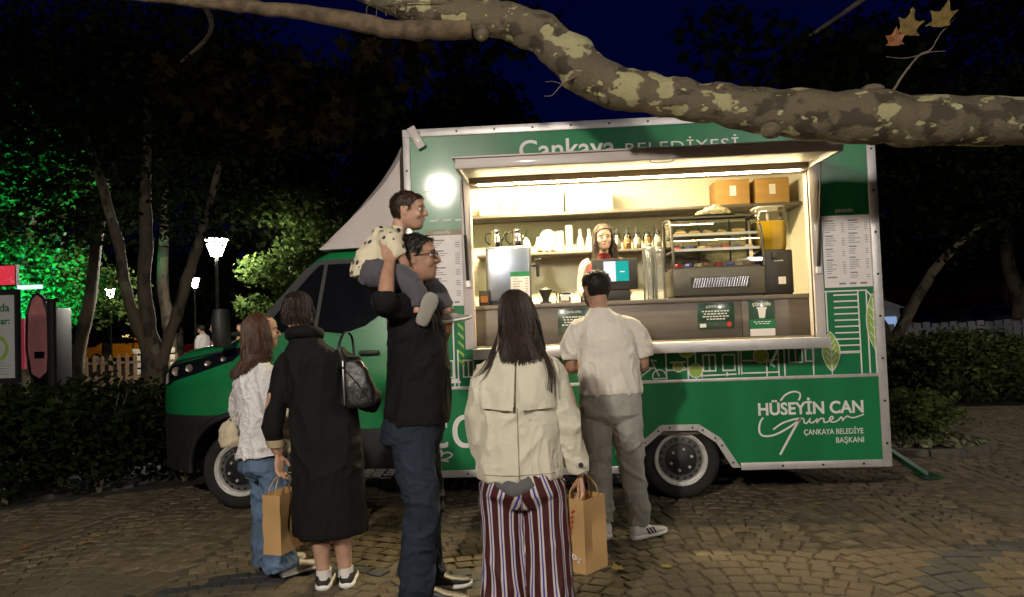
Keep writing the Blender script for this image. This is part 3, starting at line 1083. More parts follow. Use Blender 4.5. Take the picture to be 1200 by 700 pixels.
slab(g, FX0 + .031, FX1 - .031, -.02, ZB - .03, -.06, ZB - .03, .042)
g.build('hinge_rail', mat('brown_rail', (.25, .19, .14), .5, metal=.3), flap, smooth=0)
g = Geo()
slab(g, FX0 - .02, FX1 + .02, -.02, ZB + .052, YF - .04, ZF + .044, .010)
g.build('top_skin', M_fair, flap, smooth=0)
g = Geo()
g.tube(spline([(1.02, YF - .03, ZF - .02), (1.03, YF - .045, ZF - .05), (1.10, YF - .05, ZF - .058), (1.17, YF - .045, ZF - .05), (1.18, YF - .03, ZF - .02)], 5), .004, 6)
g.build('pull_handle', M_alu, flap)
for xs in (OX0 - .035, OX1 + .03):
    g = Geo()
    s = 1 if xs < 0 else -1
    g.tube([(xs, -.045, 1.74), (xs, -.12, 2.1)], .013, 8)
    g.tube([(xs, -.12, 2.1), (xs, -.2, 2.52)], .006, 8)
    g.build('gas_strut', M_blackp, truck)
    Geo().box(xs - .015, xs + .015, -.06, -.02, 1.70, 1.75).build('strut_mount', M_alu, truck, smooth=0)

# ---- shelves inside
Geo().box(OX0 - .35, X1 - .045, 1.46, 1.878, 2.455, 2.485).build('upper_shelf', M_steel, truck, smooth=30, bevel=.004)
Geo().box(-.42, 1.9, 1.52, 1.878, 2.075, 2.10).build('lower_shelf', M_steel, truck, smooth=30, bevel=.004)
Geo().box(X0 + .05, X1 - .05, 1.35, 1.878, 1.42, 1.45).box(X0 + .05, X1 - .05, 1.37, 1.878, .562, 1.419).build('back_worktop', M_steel, truck, smooth=0)

# ---- ceiling lamps of the kitchen
for nx, (x0, x1, y) in enumerate(((-.25, .75, .78), (1.35, 1.85, .75))):
    t = thing('ceiling_lamp', ['long lit strip lamp on the kitchen ceiling above the vendor', 'short lit strip lamp on the kitchen ceiling above the pastry case'][nx], 'lamp', (0, 0, 0), 0, 'kitchen ceiling lamps')
    Geo().box(x0 - .03, x1 + .03, y - .05, y + .05, 2.895, 2.9145).build('housing', M_white, t, smooth=0)
    Geo().box(x0, x1, y - .035, y + .035, 2.865, 2.8945).build('diffuser', glow('kitchen_led_%d' % nx, (1.0, 0.78, 0.43), (620, 190)[nx]), t, smooth=0)

t = thing('led_strip', 'warm lit strip along the top edge of the serving hatch', 'lamp', (0, 0, 0))
Geo().box(OX0 + .05, OX1 - .05, -.056, -.026, 2.5005, 2.5095).build('channel', M_alu, t, smooth=0)
Geo().box(OX0 + .07, OX1 - .07, -.054, -.028, 2.490, 2.500).build('diffuser', glow('hatch_led', (1.0, 0.79, 0.44), 120), t, smooth=0)
# ---- lettering and prints
text('Çankaya', .10, -.002, 2.69, width=.75, m=M_white, parent=truck, bold=.012, height=.155)
text('BELEDİYESİ', .93, -.002, 2.695, width=.87, m=M_white, parent=truck, height=.085, space=1.1)
text('HÜSEYİN CAN', 1.85, -.002, .637, width=.785, m=M_white, parent=truck, bold=.028, height=.092)
text('ÇANKAYA BELEDİYE', 2.185, -.002, .478, width=.44, m=M_white, parent=truck, bold=.006, height=.042)
text('BAŞKANI', 2.42, -.002, .412, width=.206, m=M_white, parent=truck, bold=.006, height=.042)
g = Geo()
S = lambda p, w: stroke(g, spline(p, 8), w, -.0015)
S([(2.02, .742), (2.06, .785), (2.12, .808), (2.165, .795), (2.168, .765), (2.155, .74)], .013)
S([(1.885, .617), (1.862, .585), (1.85, .53), (1.862, .49), (1.90, .476), (1.97, .487), (2.06, .53), (2.13, .575), (2.165, .607)], .014)
S([(1.955, .525), (2.02, .568), (2.09, .592), (2.17, .607)], .013)
S([(2.165, .607), (2.12, .54), (2.06, .44), (1.998, .333)], .017)
S([(2.16, .607), (2.185, .60), (2.19, .572), (2.205, .565), (2.225, .585), (2.235, .603), (2.232, .575), (2.255, .57), (2.29, .60)], .011)
S([(2.29, .60), (2.283, .568), (2.31, .597), (2.335, .595), (2.338, .57), (2.365, .572), (2.405, .597), (2.395, .612), (2.378, .59), (2.40, .568), (2.44, .58), (2.468, .605), (2.478, .575)], .011)
S([(2.478, .585), (2.51, .61), (2.53, .602), (2.56, .598), (2.61, .612), (2.635, .622)], .010)
stroke(g, [(2.215, .632), (2.226, .636)], .012, -.0015)
stroke(g, [(2.24, .634), (2.251, .638)], .012, -.0015)
g.build('signature', M_white, truck, smooth=0, fixn=False)
text('çɑnkɑfe', -.70, -.002, .455, width=1.45, m=M_white, parent=truck, height=.33, bold=.0)

def art(name, fn, m):
    g = Geo()
    fn(g)
    o = g.build(name, m, truck, smooth=0, fixn=False, kind='stuff')
    return o
LWD = .011
def lines_white(g):
    s = lambda *p, w=LWD: stroke(g, p, w, -.001)
    def rect(x0, z0, x1, z1, mid=False):
        s((x0, z0), (x1, z0)); s((x0, z1), (x1, z1)); s((x0, z0 - LWD / 2), (x0, z1 + LWD / 2)); s((x1, z0 - LWD / 2), (x1, z1 + LWD / 2))
        if mid:
            s(((x0 + x1) / 2, z0), ((x0 + x1) / 2, z1))
    zb, zt = .93, 1.215
    # ladder street on the rear panel
    s((2.638, zb), (2.638, 1.565)); s((2.70, zb), (2.70, 1.565)); s((2.38, 1.56), (2.70, 1.56)); s((2.70, 1.56), (2.75, 1.50))
    for i in range(10):
        z = 1.53 - i * .048
        s((2.455, z), (2.635, z))
    s((2.40, 1.25), (2.40, 1.56)); s((2.36, 1.09), (2.63, 1.09))
    for z in (1.50, 1.40, 1.30, 1.23):
        s((2.345, z), (2.375, z)); s((2.375, z), (2.375, z - .06)); s((2.345, z - .06), (2.375, z - .06))
    s((2.75, zb), (2.75, 1.5))
    # row of houses along the band
    for x in (1.17, 1.335, 1.395, 2.02, 2.065, 2.28):
        s((x, zb), (x, zt))
    for x in (1.72, 1.74):
        s((x, zb + .02), (x, zt))
    rect(1.452, .985, 1.545, 1.108, True); rect(1.60, .985, 1.69, 1.105)
    rect(2.10, 1.03, 2.20, 1.135, True); rect(2.225, 1.035, 2.285, 1.135)
    s((1.74, 1.055), (2.02, 1.055)); s((1.74, .96), (2.02, .96))
    s((1.42, .95), (1.70, .955)); s((1.44, .935), (1.44, .97)); s((1.63, .94), (1.63, .972))
    s((1.17, 1.0), (1.32, 1.0)); s((1.20, 1.06), (1.32, 1.06)); s((1.335, 1.0), (1.27, 1.04))
    s((1.99, 1.0), (1.90, 1.09)); s((1.93, .93), (1.93, 1.2))
    # bicycle
    for c in ((.93, .955), (1.115, .955)):
        stroke(g, [(x, z) for x, z in circle2(c[0], c[1], .052, 20) if z > .932], .009, -.001)
    s((.93, .955), (.975, 1.03), w=.009); s((.975, 1.03), (1.08, 1.02), w=.009); s((1.115, .955), (1.06, 1.08), w=.009); s((1.05, 1.085), (1.10, 1.075), w=.010)
    s((.975, .955), (.975, 1.045), w=.009); s((.955, 1.047), (1.0, 1.047), w=.012); s((.975, .96), (1.07, 1.03), w=.009)
    # houses towards the cab
    for x0 in (-.76, -.60, -.44, -.1, .1, .3, .5, .7):
        s((x0, zb), (x0, zt)); rect(x0 + .04, 1.0, x0 + .12, 1.13, True)
    # front panel: pole, steps, lamp shade
    s((-.47, .93), (-.47, 1.55)); s((-.56, 1.12), (-.56, 1.55)); s((-.60, 1.12), (-.60, 1.52)); s((-.60, 1.12), (-.53, 1.12)); s((-.60, 1.30), (-.53, 1.30)); s((-.60, 1.5), (-.47, 1.5)); s((-.53, 1.12), (-.53, 1.47))
    s((-.72, .93), (-.72, 1.55)); s((-.68, 1.1), (-.68, 1.55))
    for z in (1.2, 1.28, 1.36, 1.44):
        s((-.76, z), (-.72, z))
    # cup swirl
    stroke(g, spline([(-.60, .40), (-.55, .42), (-.51, .40), (-.55, .37), (-.60, .36), (-.54, .35)], 6), .012, -.001)
    # dashes over the front menu
    for x in (-.59, -.49, -.39):
        s((x - .035, 2.235), (x + .035, 2.238), w=.012)
    s((-.75, 2.47), (-.4, 2.47), w=.004)
art('line_art', lines_white, M_white)
def ring_art(g):
    for x, z, r in ((1.33, 1.16, .060), (1.262, 1.025, .035), (1.392, .99, .048), (1.89, 1.09, .052)):
        g.add([(a, -.0022, b) for a, b in circle2(x, z, r + .008, 26)], [tuple(range(26))])
    for x0, z0, z1, w in ((2.417, .955, 1.25, .062), (2.745, 1.11, 1.53, .05)):
        q = leaf2(x0, z0 - .008, z1 + .008, w + .008)
        g.add([(a, -.0022, b) for a, b in q], [tuple(range(len(q)))])
    q = [(-.52, .955), (-.42, .955), (-.44, .99), (-.50, .99)]
    g.add([(a, -.0022, b) for a, b in q], [(0, 1, 2, 3)])
def leaf2(x, z0, z1, w, n=12):
    L = [(x - w * math.sin(PI * i / n) ** .8, z0 + (z1 - z0) * i / n) for i in range(n + 1)]
    R = [(x + w * math.sin(PI * i / n) ** .8, z0 + (z1 - z0) * i / n) for i in range(n - 1, 0, -1)]
    return L + R
def fills(g):
    for x, z, r in ((1.33, 1.16, .060), (1.262, 1.025, .035), (1.392, .99, .048), (1.89, 1.09, .052)):
        g.add([(a, -.0028, b) for a, b in circle2(x, z, r, 26)], [tuple(range(26))])
    for x0, z0, z1, w in ((2.417, .955, 1.25, .062), (2.745, 1.11, 1.53, .05)):
        q = leaf2(x0, z0, z1, w)
        g.add([(a, -.0028, b) for a, b in q], [tuple(range(len(q)))])
    for i in range(6):     # leaf sprig beside the hatch frame
        z = 1.08 + i * .07
        q = [(-.39, z), (-.435, z + .05), (-.43, z + .065), (-.39, z + .03)]
        g.add([(a, -.0028, b) for a, b in q], [(0, 1, 2, 3)])
def veins(g):
    for x0, z0, z1, w in ((2.417, .955, 1.25, .062), (2.745, 1.11, 1.53, .05)):
        stroke(g, [(x0, z0 - .03), (x0, z1 - .03)], .007, -.0032)
        for k in range(4):
            z = z0 + (z1 - z0) * (.2 + .16 * k)
            stroke(g, [(x0, z), (x0 - w * .6, z + .05)], .006, -.0032)
            stroke(g, [(x0, z), (x0 + w * .6, z + .05)], .006, -.0032)
art('tree_outline', ring_art, M_white)
art('tree_fill', fills, M_lime)
art('leaf_veins', veins, M_white)

# menu boards
def menu(x0, x1, z0, z1, cols, seed, head_x):
    r = random.Random(seed)
    Geo().box(x0, x1, -.005, -.0035, z0, z1).build('menu_board', M_poster, truck, smooth=0)
    g = Geo()
    cw = (x1 - x0 - .04 - .03 * (cols - 1)) / cols
    for c in range(cols):
        xx = x0 + .02 + c * (cw + .03)
        z = z1 - .04
        while z > z0 + .07:
            stroke(g, [(xx, z), (xx + cw * r.uniform(.3, .55), z)], .010, -.006)
            z -= .020
            for k in range(r.randrange(3, 7)):
                if z < z0 + .07:
                    break
                stroke(g, [(xx, z), (xx + cw * r.uniform(.25, .6), z)], .005, -.006)
                stroke(g, [(xx + cw * .85, z), (xx + cw, z)], .005, -.006)
                z -= .0165
            z -= .014
    for k in range(3):
        xx = x0 + (x1 - x0) * (.3 + .22 * k)
        stroke(g, [(xx, z0 + .028), (xx + (x1 - x0) * .14, z0 + .028)], .014, -.006)
    g.build('menu_print', M_ink, truck, smooth=0, fixn=False, kind='stuff')
menu(2.395, 2.752, 1.588, 2.138, 2, 5, 2.5)
menu(-.655, -.378, 1.56, 2.118, 1, 6, -.6)
M_tan = mat('tan_print', (.30, .26, .16), .5)
Geo().box(-.655, -.378, -.005, -.0035, 2.119, 2.165).build('menu_header', M_tan, truck, smooth=0)
text('çɑnkɑfe', -.60, -.0055, 2.131, width=.13, m=M_white, parent=truck, height=.026)
text('çɑnkɑfe', 2.50, -.0025, 2.165, width=.135, m=M_white, parent=truck, height=.030, bold=.01)

# ---- wheels
M_dish = mat('wheel_dish', (.13, .128, .125), .45, metal=.3, var=.3, scale=14)
def wheel(x, z, r, y, parent):
    w = empty('wheel', (x, y, z))
    w.parent = parent
    k = r / .315
    g = Geo()
    g.lathe([(.205 * k, .20), (.205 * k, .015), (.23 * k, -.004), (.27 * k, -.012), (.298 * k, 0), (.311 * k, .022), (.315 * k, .05), (.315 * k, .15), (.305 * k, .18), (.26 * k, .2)], (0, 0, 0), 40, axis='Y')
    g.build('tyre', M_rubber, w, smooth=50)
    g = Geo()
    g.lathe([(.212 * k, -.006), (.205 * k, -.012), (.196 * k, -.008), (.190 * k, .004), (.183 * k, .006), (.176 * k, .03), (.170 * k, .05), (.2 * k, .11)], (0, 0, 0), 40, axis='Y', caps=False)
    rim = g.build('rim', M_rim, w, smooth=50)
    g = Geo()
    g.lathe([(.176 * k, .05), (.172 * k, .030), (.150 * k, .022), (.134 * k, .010), (.128 * k, .006), (.124 * k, .012), (.12 * k, .06)], (0, 0, 0), 40, axis='Y', caps=False)
    g.build('dish', M_dish, w, smooth=50)
    g = Geo()
    for i in range(18):
        a = 2 * PI * i / 18
        g.lathe([(.0125, 0), (.0125, .008)], (.154 * k * math.cos(a), .0195, .154 * k * math.sin(a)), 8, axis='Y')
    g.build('vent_holes', M_blackp, rim, smooth=0, kind='stuff')
    g = Geo()
    g.lathe([(.128 * k, .014), (.122 * k, 0), (.10 * k, -.006), (.07 * k, -.010), (.05 * k, -.02), (.0, -.022)], (0, 0, 0), 32, axis='Y')
    hub = g.build('hub_cover', M_blackp, w, smooth=40)
    for i in range(6):
        a = 2 * PI * i / 6 + .3
        Geo().lathe([(.012, -.008), (.012, -.024), (.008, -.030), (0, -.03)], (.085 * k * math.cos(a), 0, .085 * k * math.sin(a)), 6, axis='Y').build('wheel_nut', M_rim, hub, smooth=0)
    return w
wheel(-2.225, .318, .318, .05, truck)
wheel(1.262, .305, .305, .06, truck)
wheel(-2.225, .318, .318, 1.6, truck)
wheel(1.262, .305, .305, 1.55, truck)
Geo().box(.88, 1.68, .28, .30, .26, 1.0).build('wheel_well', M_blackp, truck, smooth=0)
Geo().box(-2.3, -2.15, .2, 1.7, .28, .34).box(1.2, 1.32, .2, 1.65, .26, .34).build('axle', M_dark, truck, smooth=0)

# ---- cab
NXF = lambda x: x if x > -2.3 else -2.3 + (x + 2.3) * 1.3
TOP = [(-2.84, .93), (-2.825, 1.03), (-2.79, 1.13), (-2.73, 1.225), (-2.6, 1.285), (-2.3, 1.345), (-2.12, 1.42), (-2.05, 1.50), (-1.85, 1.735), (-1.66, 1.955), (-1.58, 2.02), (-1.48, 2.058), (-1.2, 2.075), (-.84, 2.08)]
TOP = [(NXF(a), b) for a, b in TOP]
def top_z(x):
    for (a, za), (b, zb) in zip(TOP[:-1], TOP[1:]):
        if a <= x <= b:
            return za + (zb - za) * (x - a) / (b - a)
    return TOP[-1][1] if x > 0 or x > -1 else TOP[0][1]
def side_y(x, z):
    y = 0.02
    if x < -2.3:
        y += .34 * ((-2.3 - x) / .70) ** 2.6
    if z > 1.2:
        y += .17 * max(0, z - 1.2) ** 1.15
    if z < .55:
        y += .05 * (.55 - z)
    # crease along the shoulder and bulge over the wheel
    y -= .018 * math.exp(-((z - 1.02) / .12) ** 2)
    y -= .02 * math.exp(-((x + 2.22) / .35) ** 2) * math.exp(-((z - .72) / .22) ** 2)
    return y
stations = sorted(set([round(NXF(-2.84 + i * .04), 3) for i in range(51)] + [NXF(-2.825), NXF(-2.79), -1.48, -.84]))
rings = []
for x in stations:
    T = top_z(x)
    rc = .10 if x > -2.0 else .13
    zs = [.30, .40, .50, .62, .76, .84] + [(.84 + (T - rc - .84) * i / 9) if T - rc > .86 else .84 + .003 * i for i in range(1, 10)]
    near = [V((x, side_y(x, z), z)) for z in zs]
    zl = zs[-1]
    yl = side_y(x, zl)
    h = max(.01, T - zl)
    for i in range(1, 6):
        a = PI / 2 * i / 5
        near.append(V((x, yl + h * 1.25 * (1 - math.cos(a)), zl + h * math.sin(a))))
    near.append(V((x, .6, T + .012)))
    far = [V((x, 1.90 - p.y, p.z)) for p in reversed(near)]
    rings.append(near + far)
g = Geo()
g.loft(rings)
cabm = g.mesh('cab')
tmp = bpy.data.objects.new('tmp', cabm)
COL.objects.link(tmp)
cg = Geo()
cg.lathe([(.405, -.3), (.405, .34)], (-2.225, 0, .335), 40, axis='Y')
cut = bpy.data.objects.new('cut', cg.mesh('cut'))
COL.objects.link(cut)
md = tmp.modifiers.new('b', 'BOOLEAN')
md.operation = 'DIFFERENCE'
md.solver = 'EXACT'
md.object = cut
cabm = evaluated(tmp)
bpy.data.objects.remove(tmp)
bpy.data.objects.remove(cut)
bm = bmesh.new()
bm.from_mesh(cabm)
def lowpart(f):
    c = f.calc_center_median()
    inside = math.hypot(c.x + 2.225, c.z - .335) < .40 and c.y > .001 and c.y < .36 and abs(f.normal.y) < .9
    well = math.hypot(c.x + 2.225, c.z - .335) < .41 and c.y > .2
    return c.z < .61 or (c.z < .75 and c.x < -1.75) or inside or well
for keep, nm, m_ in ((False, 'cab_body', M_paint), (True, 'bumper_and_sill', M_blackp)):
    b2 = bm.copy()
    bmesh.ops.delete(b2, geom=[f for f in b2.faces if lowpart(f) != keep], context='FACES')
    me = bpy.data.meshes.new(nm)
    b2.to_mesh(me)
    b2.free()
    put(me, nm, m_, truck, 35)
bm.free()
# patches laid on the curved side
def patch(name, poly, m, off=.004, parent=truck, step=.045, thick=.003):
    """surface following the cab side inside the x,z outline"""
    me = bpy.data.meshes.new(name)
    poly = [(NXF(x), z) for x, z in poly]
    bm = bmesh.new()
    vs_ = [bm.verts.new((x, 0, z)) for x, z in poly]
    bm.faces.new(vs_)
    xs = [p[0] for p in poly]
    zs = [p[1] for p in poly]
    x = min(xs) + step
    while x < max(xs):
        bmesh.ops.bisect_plane(bm, geom=bm.verts[:] + bm.edges[:] + bm.faces[:], plane_co=(x, 0, 0), plane_no=(1, 0, 0))
        x += step
    z = min(zs) + step
    while z < max(zs):
        bmesh.ops.bisect_plane(bm, geom=bm.verts[:] + bm.edges[:] + bm.faces[:], plane_co=(0, 0, z), plane_no=(0, 0, 1))
        z += step
    for v in bm.verts:
        v.co.y = side_y(v.co.x, v.co.z) - off
    bmesh.ops.recalc_face_normals(bm, faces=bm.faces)
    if sum(f.normal.y for f in bm.faces) > 0:
        bmesh.ops.reverse_faces(bm, faces=bm.faces)
    ex = bmesh.ops.extrude_face_region(bm, geom=bm.faces[:])
    for v in ex['geom']:
        if isinstance(v, bmesh.types.BMVert):
            v.co.y += thick + off * .5
    bmesh.ops.recalc_face_normals(bm, faces=bm.faces)
    bm.to_mesh(me)
    bm.free()
    return put(me, name, m, parent, 40)
door = patch('door', spline([(-1.98, .64), (-1.98, 1.25), (-1.93, 1.36)], 4) + [(-1.72, 1.40), (-1.35, 1.35), (-1.06, 1.50), (-.94, 1.51), (-.94, .64)], M_paint, .006)
patch('window', [(-1.97, 1.47), (-1.62, 1.875), (-1.56, 1.935), (-.93, 1.95), (-.93, 1.53), (-1.06, 1.515), (-1.18, 1.43), (-1.36, 1.375), (-1.72, 1.42), (-1.95, 1.385)], M_glassb, .010)
patch('window_trim', [(-2.09, 1.44), (-1.68, 1.905), (-1.56, 1.975), (-.86, 1.985), (-.86, 1.952), (-1.555, 1.937), (-1.63, 1.868), (-2.0, 1.44)], M_blackp, .012)
patch('door_pillar', [(-1.60, 1.40), (-1.57, 1.40), (-1.49, 1.94), (-1.52, 1.94)], M_blackp, .014)
M_chr = mat('lamp_reflector', (.30, .25, .22), .35, metal=.6, var=.2)
hl = patch('headlight', [(-2.79, 1.0), (-2.775, 1.09), (-2.70, 1.165), (-2.5, 1.21), (-2.2, 1.29), (-2.16, 1.27), (-2.25, 1.19), (-2.5, 1.095), (-2.68, 1.04), (-2.74, 1.0)], M_glassb, .008)
for (x, z, r) in ((-2.66, 1.115, .035), (-2.55, 1.14, .03), (-2.42, 1.175, .022), (-2.32, 1.205, .018)):
    Geo().lathe([(0, -.004), (r * .6, -.006), (r, -.010), (r * 1.08, 0)], (NXF(x), side_y(NXF(x), z) - .009, z), 16, axis='Y').build('reflector', M_chr, hl, smooth=60)
patch('indicator', [(-2.79, 1.0), (-2.775, 1.09), (-2.755, 1.105), (-2.75, 1.02)], mat('lamp_lens', (.5, .48, .45), .15, var=.1), .013, hl)
patch('bonnet_edge', spline([(-2.765, 1.115), (-2.69, 1.19), (-2.5, 1.235), (-2.14, 1.318)], 4) + spline([(-2.14, 1.306), (-2.5, 1.222), (-2.69, 1.177), (-2.755, 1.105)], 4), M_blackp, .008)
# arch lip, door handle, mirror
g = Geo()
arcp = [(-2.225 + .425 * math.cos(a), .335 + .425 * math.sin(a)) for a in np.linspace(-.08, PI + .08, 28)]
g.tube([(x, side_y(x, z) - .004, z) for x, z in arcp], .026, 8, flat=1.0)
g.build('arch_lip', M_blackp, truck, 60)
door_h = Geo().box(-1.22, -1.06, -.035, .0, 1.20, 1.235).build('door_handle', M_blackp, door, smooth=30, bevel=.01)
g = Geo()
g.ovals([(-2.26, -.13, 1.30, .05, .07), (-2.265, -.14, 1.36, .058, .085), (-2.27, -.14, 1.52, .058, .085), (-2.27, -.13, 1.60, .045, .07)], 16, 3)
mir = g.build('mirror', M_blackp, truck, 50)
Geo().tube([(-2.23, -.09, 1.40), (-2.16, .02, 1.40)], .02, 8).build('mirror_arm', M_blackp, mir)
g = Geo()
for y in (.2,):
    g.box(-3.03, -2.995, .45, 1.45, .55, .9)
g.build('grille', M_blackp, truck, smooth=0)
# white roof fairing between cab and box
rings = []
for i, x in enumerate(np.linspace(-1.56, -.865, 20)):
    t = (x + 1.56) / .695
    T = 2.078 + .80 * (.86 * t + .14 * t ** 6)
    e = .05 + .08 * (1 - t)
    r_ = []
    for y, z in ((e, 2.06), (e, 2.06 + (T - 2.06) * .55), (e + .02, 2.06 + (T - 2.06) * .85), (e + .10, T), (.95, T + .03)):
        r_.append(V((x, y, z)))
    r_ += [V((x, 1.9 - p.y, p.z)) for p in reversed(r_)]
    rings.append(r_)
Geo().loft(rings).build('roof_fairing', M_fair, truck, 35)
# rear prop leg
g = Geo()
g.tube([(2.80, .55, .42), (3.36, .60, .02)], .032, 4)
g.box(3.30, 3.46, .5, .7, .008, .022)
g.build('stabiliser_leg', mat('green_steel', (.008, .06, .03), .5), truck, smooth=30)
Geo().box(2.812, 2.95, .42, 1.3, .34, .42).build('rear_step', mat('green_steel', (0, 0, 0)), truck, smooth=30, bevel=.004)
# ================================================================== THINGS IN THE KITCHEN
M_card = mat('cardboard', (0.42, 0.24, 0.075), 0.8, var=0.12, scale=4, stretch=(1, 1, 4))
M_paperw = mat('white_carton', (0.72, 0.66, 0.50), 0.7, var=0.05)
CT = 1.56            # counter height
US = 2.485           # upper shelf
LS = 2.10            # lower shelf
def carton(label, x0, x1, y0, y1, z0, h, m, lab=True, group=None):
    t = thing('cardboard_box', label, 'box', ((x0 + x1) / 2, (y0 + y1) / 2, z0), random.uniform(-.03, .03), group)
    a, b = (x1 - x0) / 2, (y1 - y0) / 2
    Geo().box(-a, a, -b, b, .002, h).build('carton', m, t, smooth=30, bevel=.004)
    Geo().box(-a + .002, a - .002, -b - .0015, -b + .001, h - .012, h - .009).box(-.03, .03, -b - .001, b + .001, h - .001, h + .0015).build('tape', mat('brown_tape', (.33, .19, .07), .35), t, smooth=0)
    if lab:
        Geo().box(-.03, .03, -b - .002, -b - .0002, h * .35, h * .75).build('sticker', M_poster, t, smooth=0)
    return t
carton('brown cardboard box on the top shelf above the pastry case', 1.955, 2.275, 1.48, 1.80, US, .245, M_card, True, 'cartons on the top shelf')
carton('brown cardboard box in the corner of the top shelf above the juice machine', 2.335, 2.655, 1.48, 1.80, US, .245, M_card, True, 'cartons on the top shelf')
carton('long pale carton on the top shelf above the vendor', .48, .94, 1.48, 1.8, US, .235, M_paperw, False, 'cartons on the top shelf')
carton('wide pale carton in the middle of the pale row on the top shelf', .0, .465, 1.49, 1.8, US, .225, M_paperw, False, 'cartons on the top shelf')
carton('small pale carton on the top shelf above the steel pitchers', -.37, -.18, 1.5, 1.8, US, .15, M_paperw, True, 'cartons on the top shelf')

# coffee machine
t = thing('coffee_machine', 'silver boxy coffee machine at the cab end of the counter', 'machine', (-.05, .62, CT))
M_bst = mat('brushed_steel', (.27, .31, .38), .30, metal=.9, var=.1, scale=3, stretch=(1, 1, .3))
Geo().box(-.19, .19, -.16, .16, .03, .50).build('housing', M_bst, t, smooth=30, bevel=.02, segs=3)
Geo().box(-.17, .17, -.14, .14, 0, .0295).build('base', M_blackp, t, smooth=0)
g = Geo()
g.tube([(.192, -.05, .34), (.25, -.05, .34)], .012, 8)
g.tube([(.25, -.05, .38), (.25, -.05, .24)], .014, 8)
g.tube([(.23, -.05, .385), (.28, -.05, .385)], .01, 8)
g.build('tap', M_blackp, t)
sg = tag(Geo().box(-.03, .13, .444, .447, CT, CT + .28).build('menu_card', M_poster, smooth=0), 'white printed menu sheet leaning on the silver coffee machine', 'sign')
Geo().box(-.03, .13, .4425, .4437, CT + .24, CT + .28).build('header', M_green, sg, smooth=0)
g = Geo()
for i in range(9):
    stroke(g, [(-.01, CT + .22 - i * .022), (.03 + random.uniform(0, .05), CT + .22 - i * .022)], .006, .4436)
    stroke(g, [(.095, CT + .22 - i * .022), (.115, CT + .22 - i * .022)], .006, .4436)
g.build('print', M_ink, sg, smooth=0, fixn=False, kind='stuff')

M_shiny = mat('polished_steel', (.62, .60, .57), .12, metal=1.0, var=.05)
def pitcher(x, y, z, a, label, sc_=1.0):
    t = thing('steel_pitcher', label, 'pitcher', (x, y, z), a, 'steel pitchers on the coffee machine')
    Geo().lathe([(0, 0), (.052, 0), (.056, .01), (.05, .08), (.042, .13), (.046, .15), (.04, .155), (.015, .165), (0, .168)], n=20).build('jug', M_shiny, t, 50)
    g = Geo()
    g.tube(spline([(.045, 0, .135), (.085, 0, .125), (.092, 0, .07), (.052, 0, .03)], 5), .007, 8)
    g.build('handle', M_blackp, t)
    g = Geo()
    g.tube([(-.044, 0, .06), (-.075, 0, .12), (-.09, 0, .15)], [.012, .008, .006], 8)
    g.build('spout', M_shiny, t)
    Geo().blob((0, 0, .176), (.009, .009, .009)).build('knob', M_blackp, t)
pitcher(-.15, .60, CT + .50, PI, 'polished steel pitcher with spout, closer to the hatch frame')
pitcher(.03, .60, CT + .50, PI, 'polished steel pitcher with spout, closer to the vendor')

# grinder and coffee bag on the counter
t = thing('coffee_dripper', 'small black coffee dripper with handle on the counter', 'dripper', (.26, .42, CT))
Geo().lathe([(.0, 0), (.05, 0), (.05, .012), (.03, .02), (.028, .04), (.055, .11), (.058, .115), (.04, .125), (.01, .14), (0, .142)], n=20).build('cone', M_blackp, t, 50)
Geo().tube(spline([(.05, 0, .10), (.09, 0, .09), (.095, 0, .03), (.085, 0, 0)], 5), .006, 8).build('handle', M_blackp, t)
t = thing('coffee_bag', 'dark coffee bag with orange label in the counter corner', 'bag', (-.255, .44, CT))
Geo().ovals([(0, 0, 0, .048, .03), (0, 0, .05, .05, .034), (0, 0, .10, .046, .022), (0, 0, .13, .045, .006)], 16, 3).build('pouch', M_blackp, t, 50)
Geo().box(-.03, .03, -.036, -.0335, .03, .085).build('label', mat('orange_print', (.5, .2, .06), .5), t, smooth=0)
t = thing('card_reader', 'small black card reader beside the customer screen', 'card reader', (.60, .40, CT))
Geo().box(-.05, .05, -.035, .035, 0, .05).build('case', M_blackp, t, smooth=30, bevel=.01)
Geo().box(-.035, .035, -.0375, -.0352, .015, .04).build('keypad', M_ink, t, smooth=0)

# till with customer screen
t = thing('till_screen', 'black till showing a lit white and teal customer screen', 'screen', (.86, .52, CT))
Geo().box(-.20, .185, .0, .05, .10, .365).build('housing', M_blackp, t, smooth=30, bevel=.008)
Geo().box(-.10, .12, .01, .12, 0, .0995).build('stand', M_blackp, t, smooth=30, bevel=.008)
Geo().box(-.105, .115, -.006, -.0005, .165, .345).build('bezel', M_dark, t, smooth=0)
scr = Geo().box(-.10, .0, -.009, -.0065, .17, .34).build('screen', glow('screen_white', (.93, .97, 1.0), 1.15), t, smooth=0)
Geo().box(.0005, .11, -.009, -.0065, .17, .34).build('screen', glow('screen_teal', (.02, .42, .36), 1.1), t, smooth=0)
g = Geo()
stroke(g, [(.035, .25), (.075, .25)], .008, -.0095)
g.build('screen_print', glow('screen_white', (1, 1, 1), 1), t, smooth=0, fixn=False)

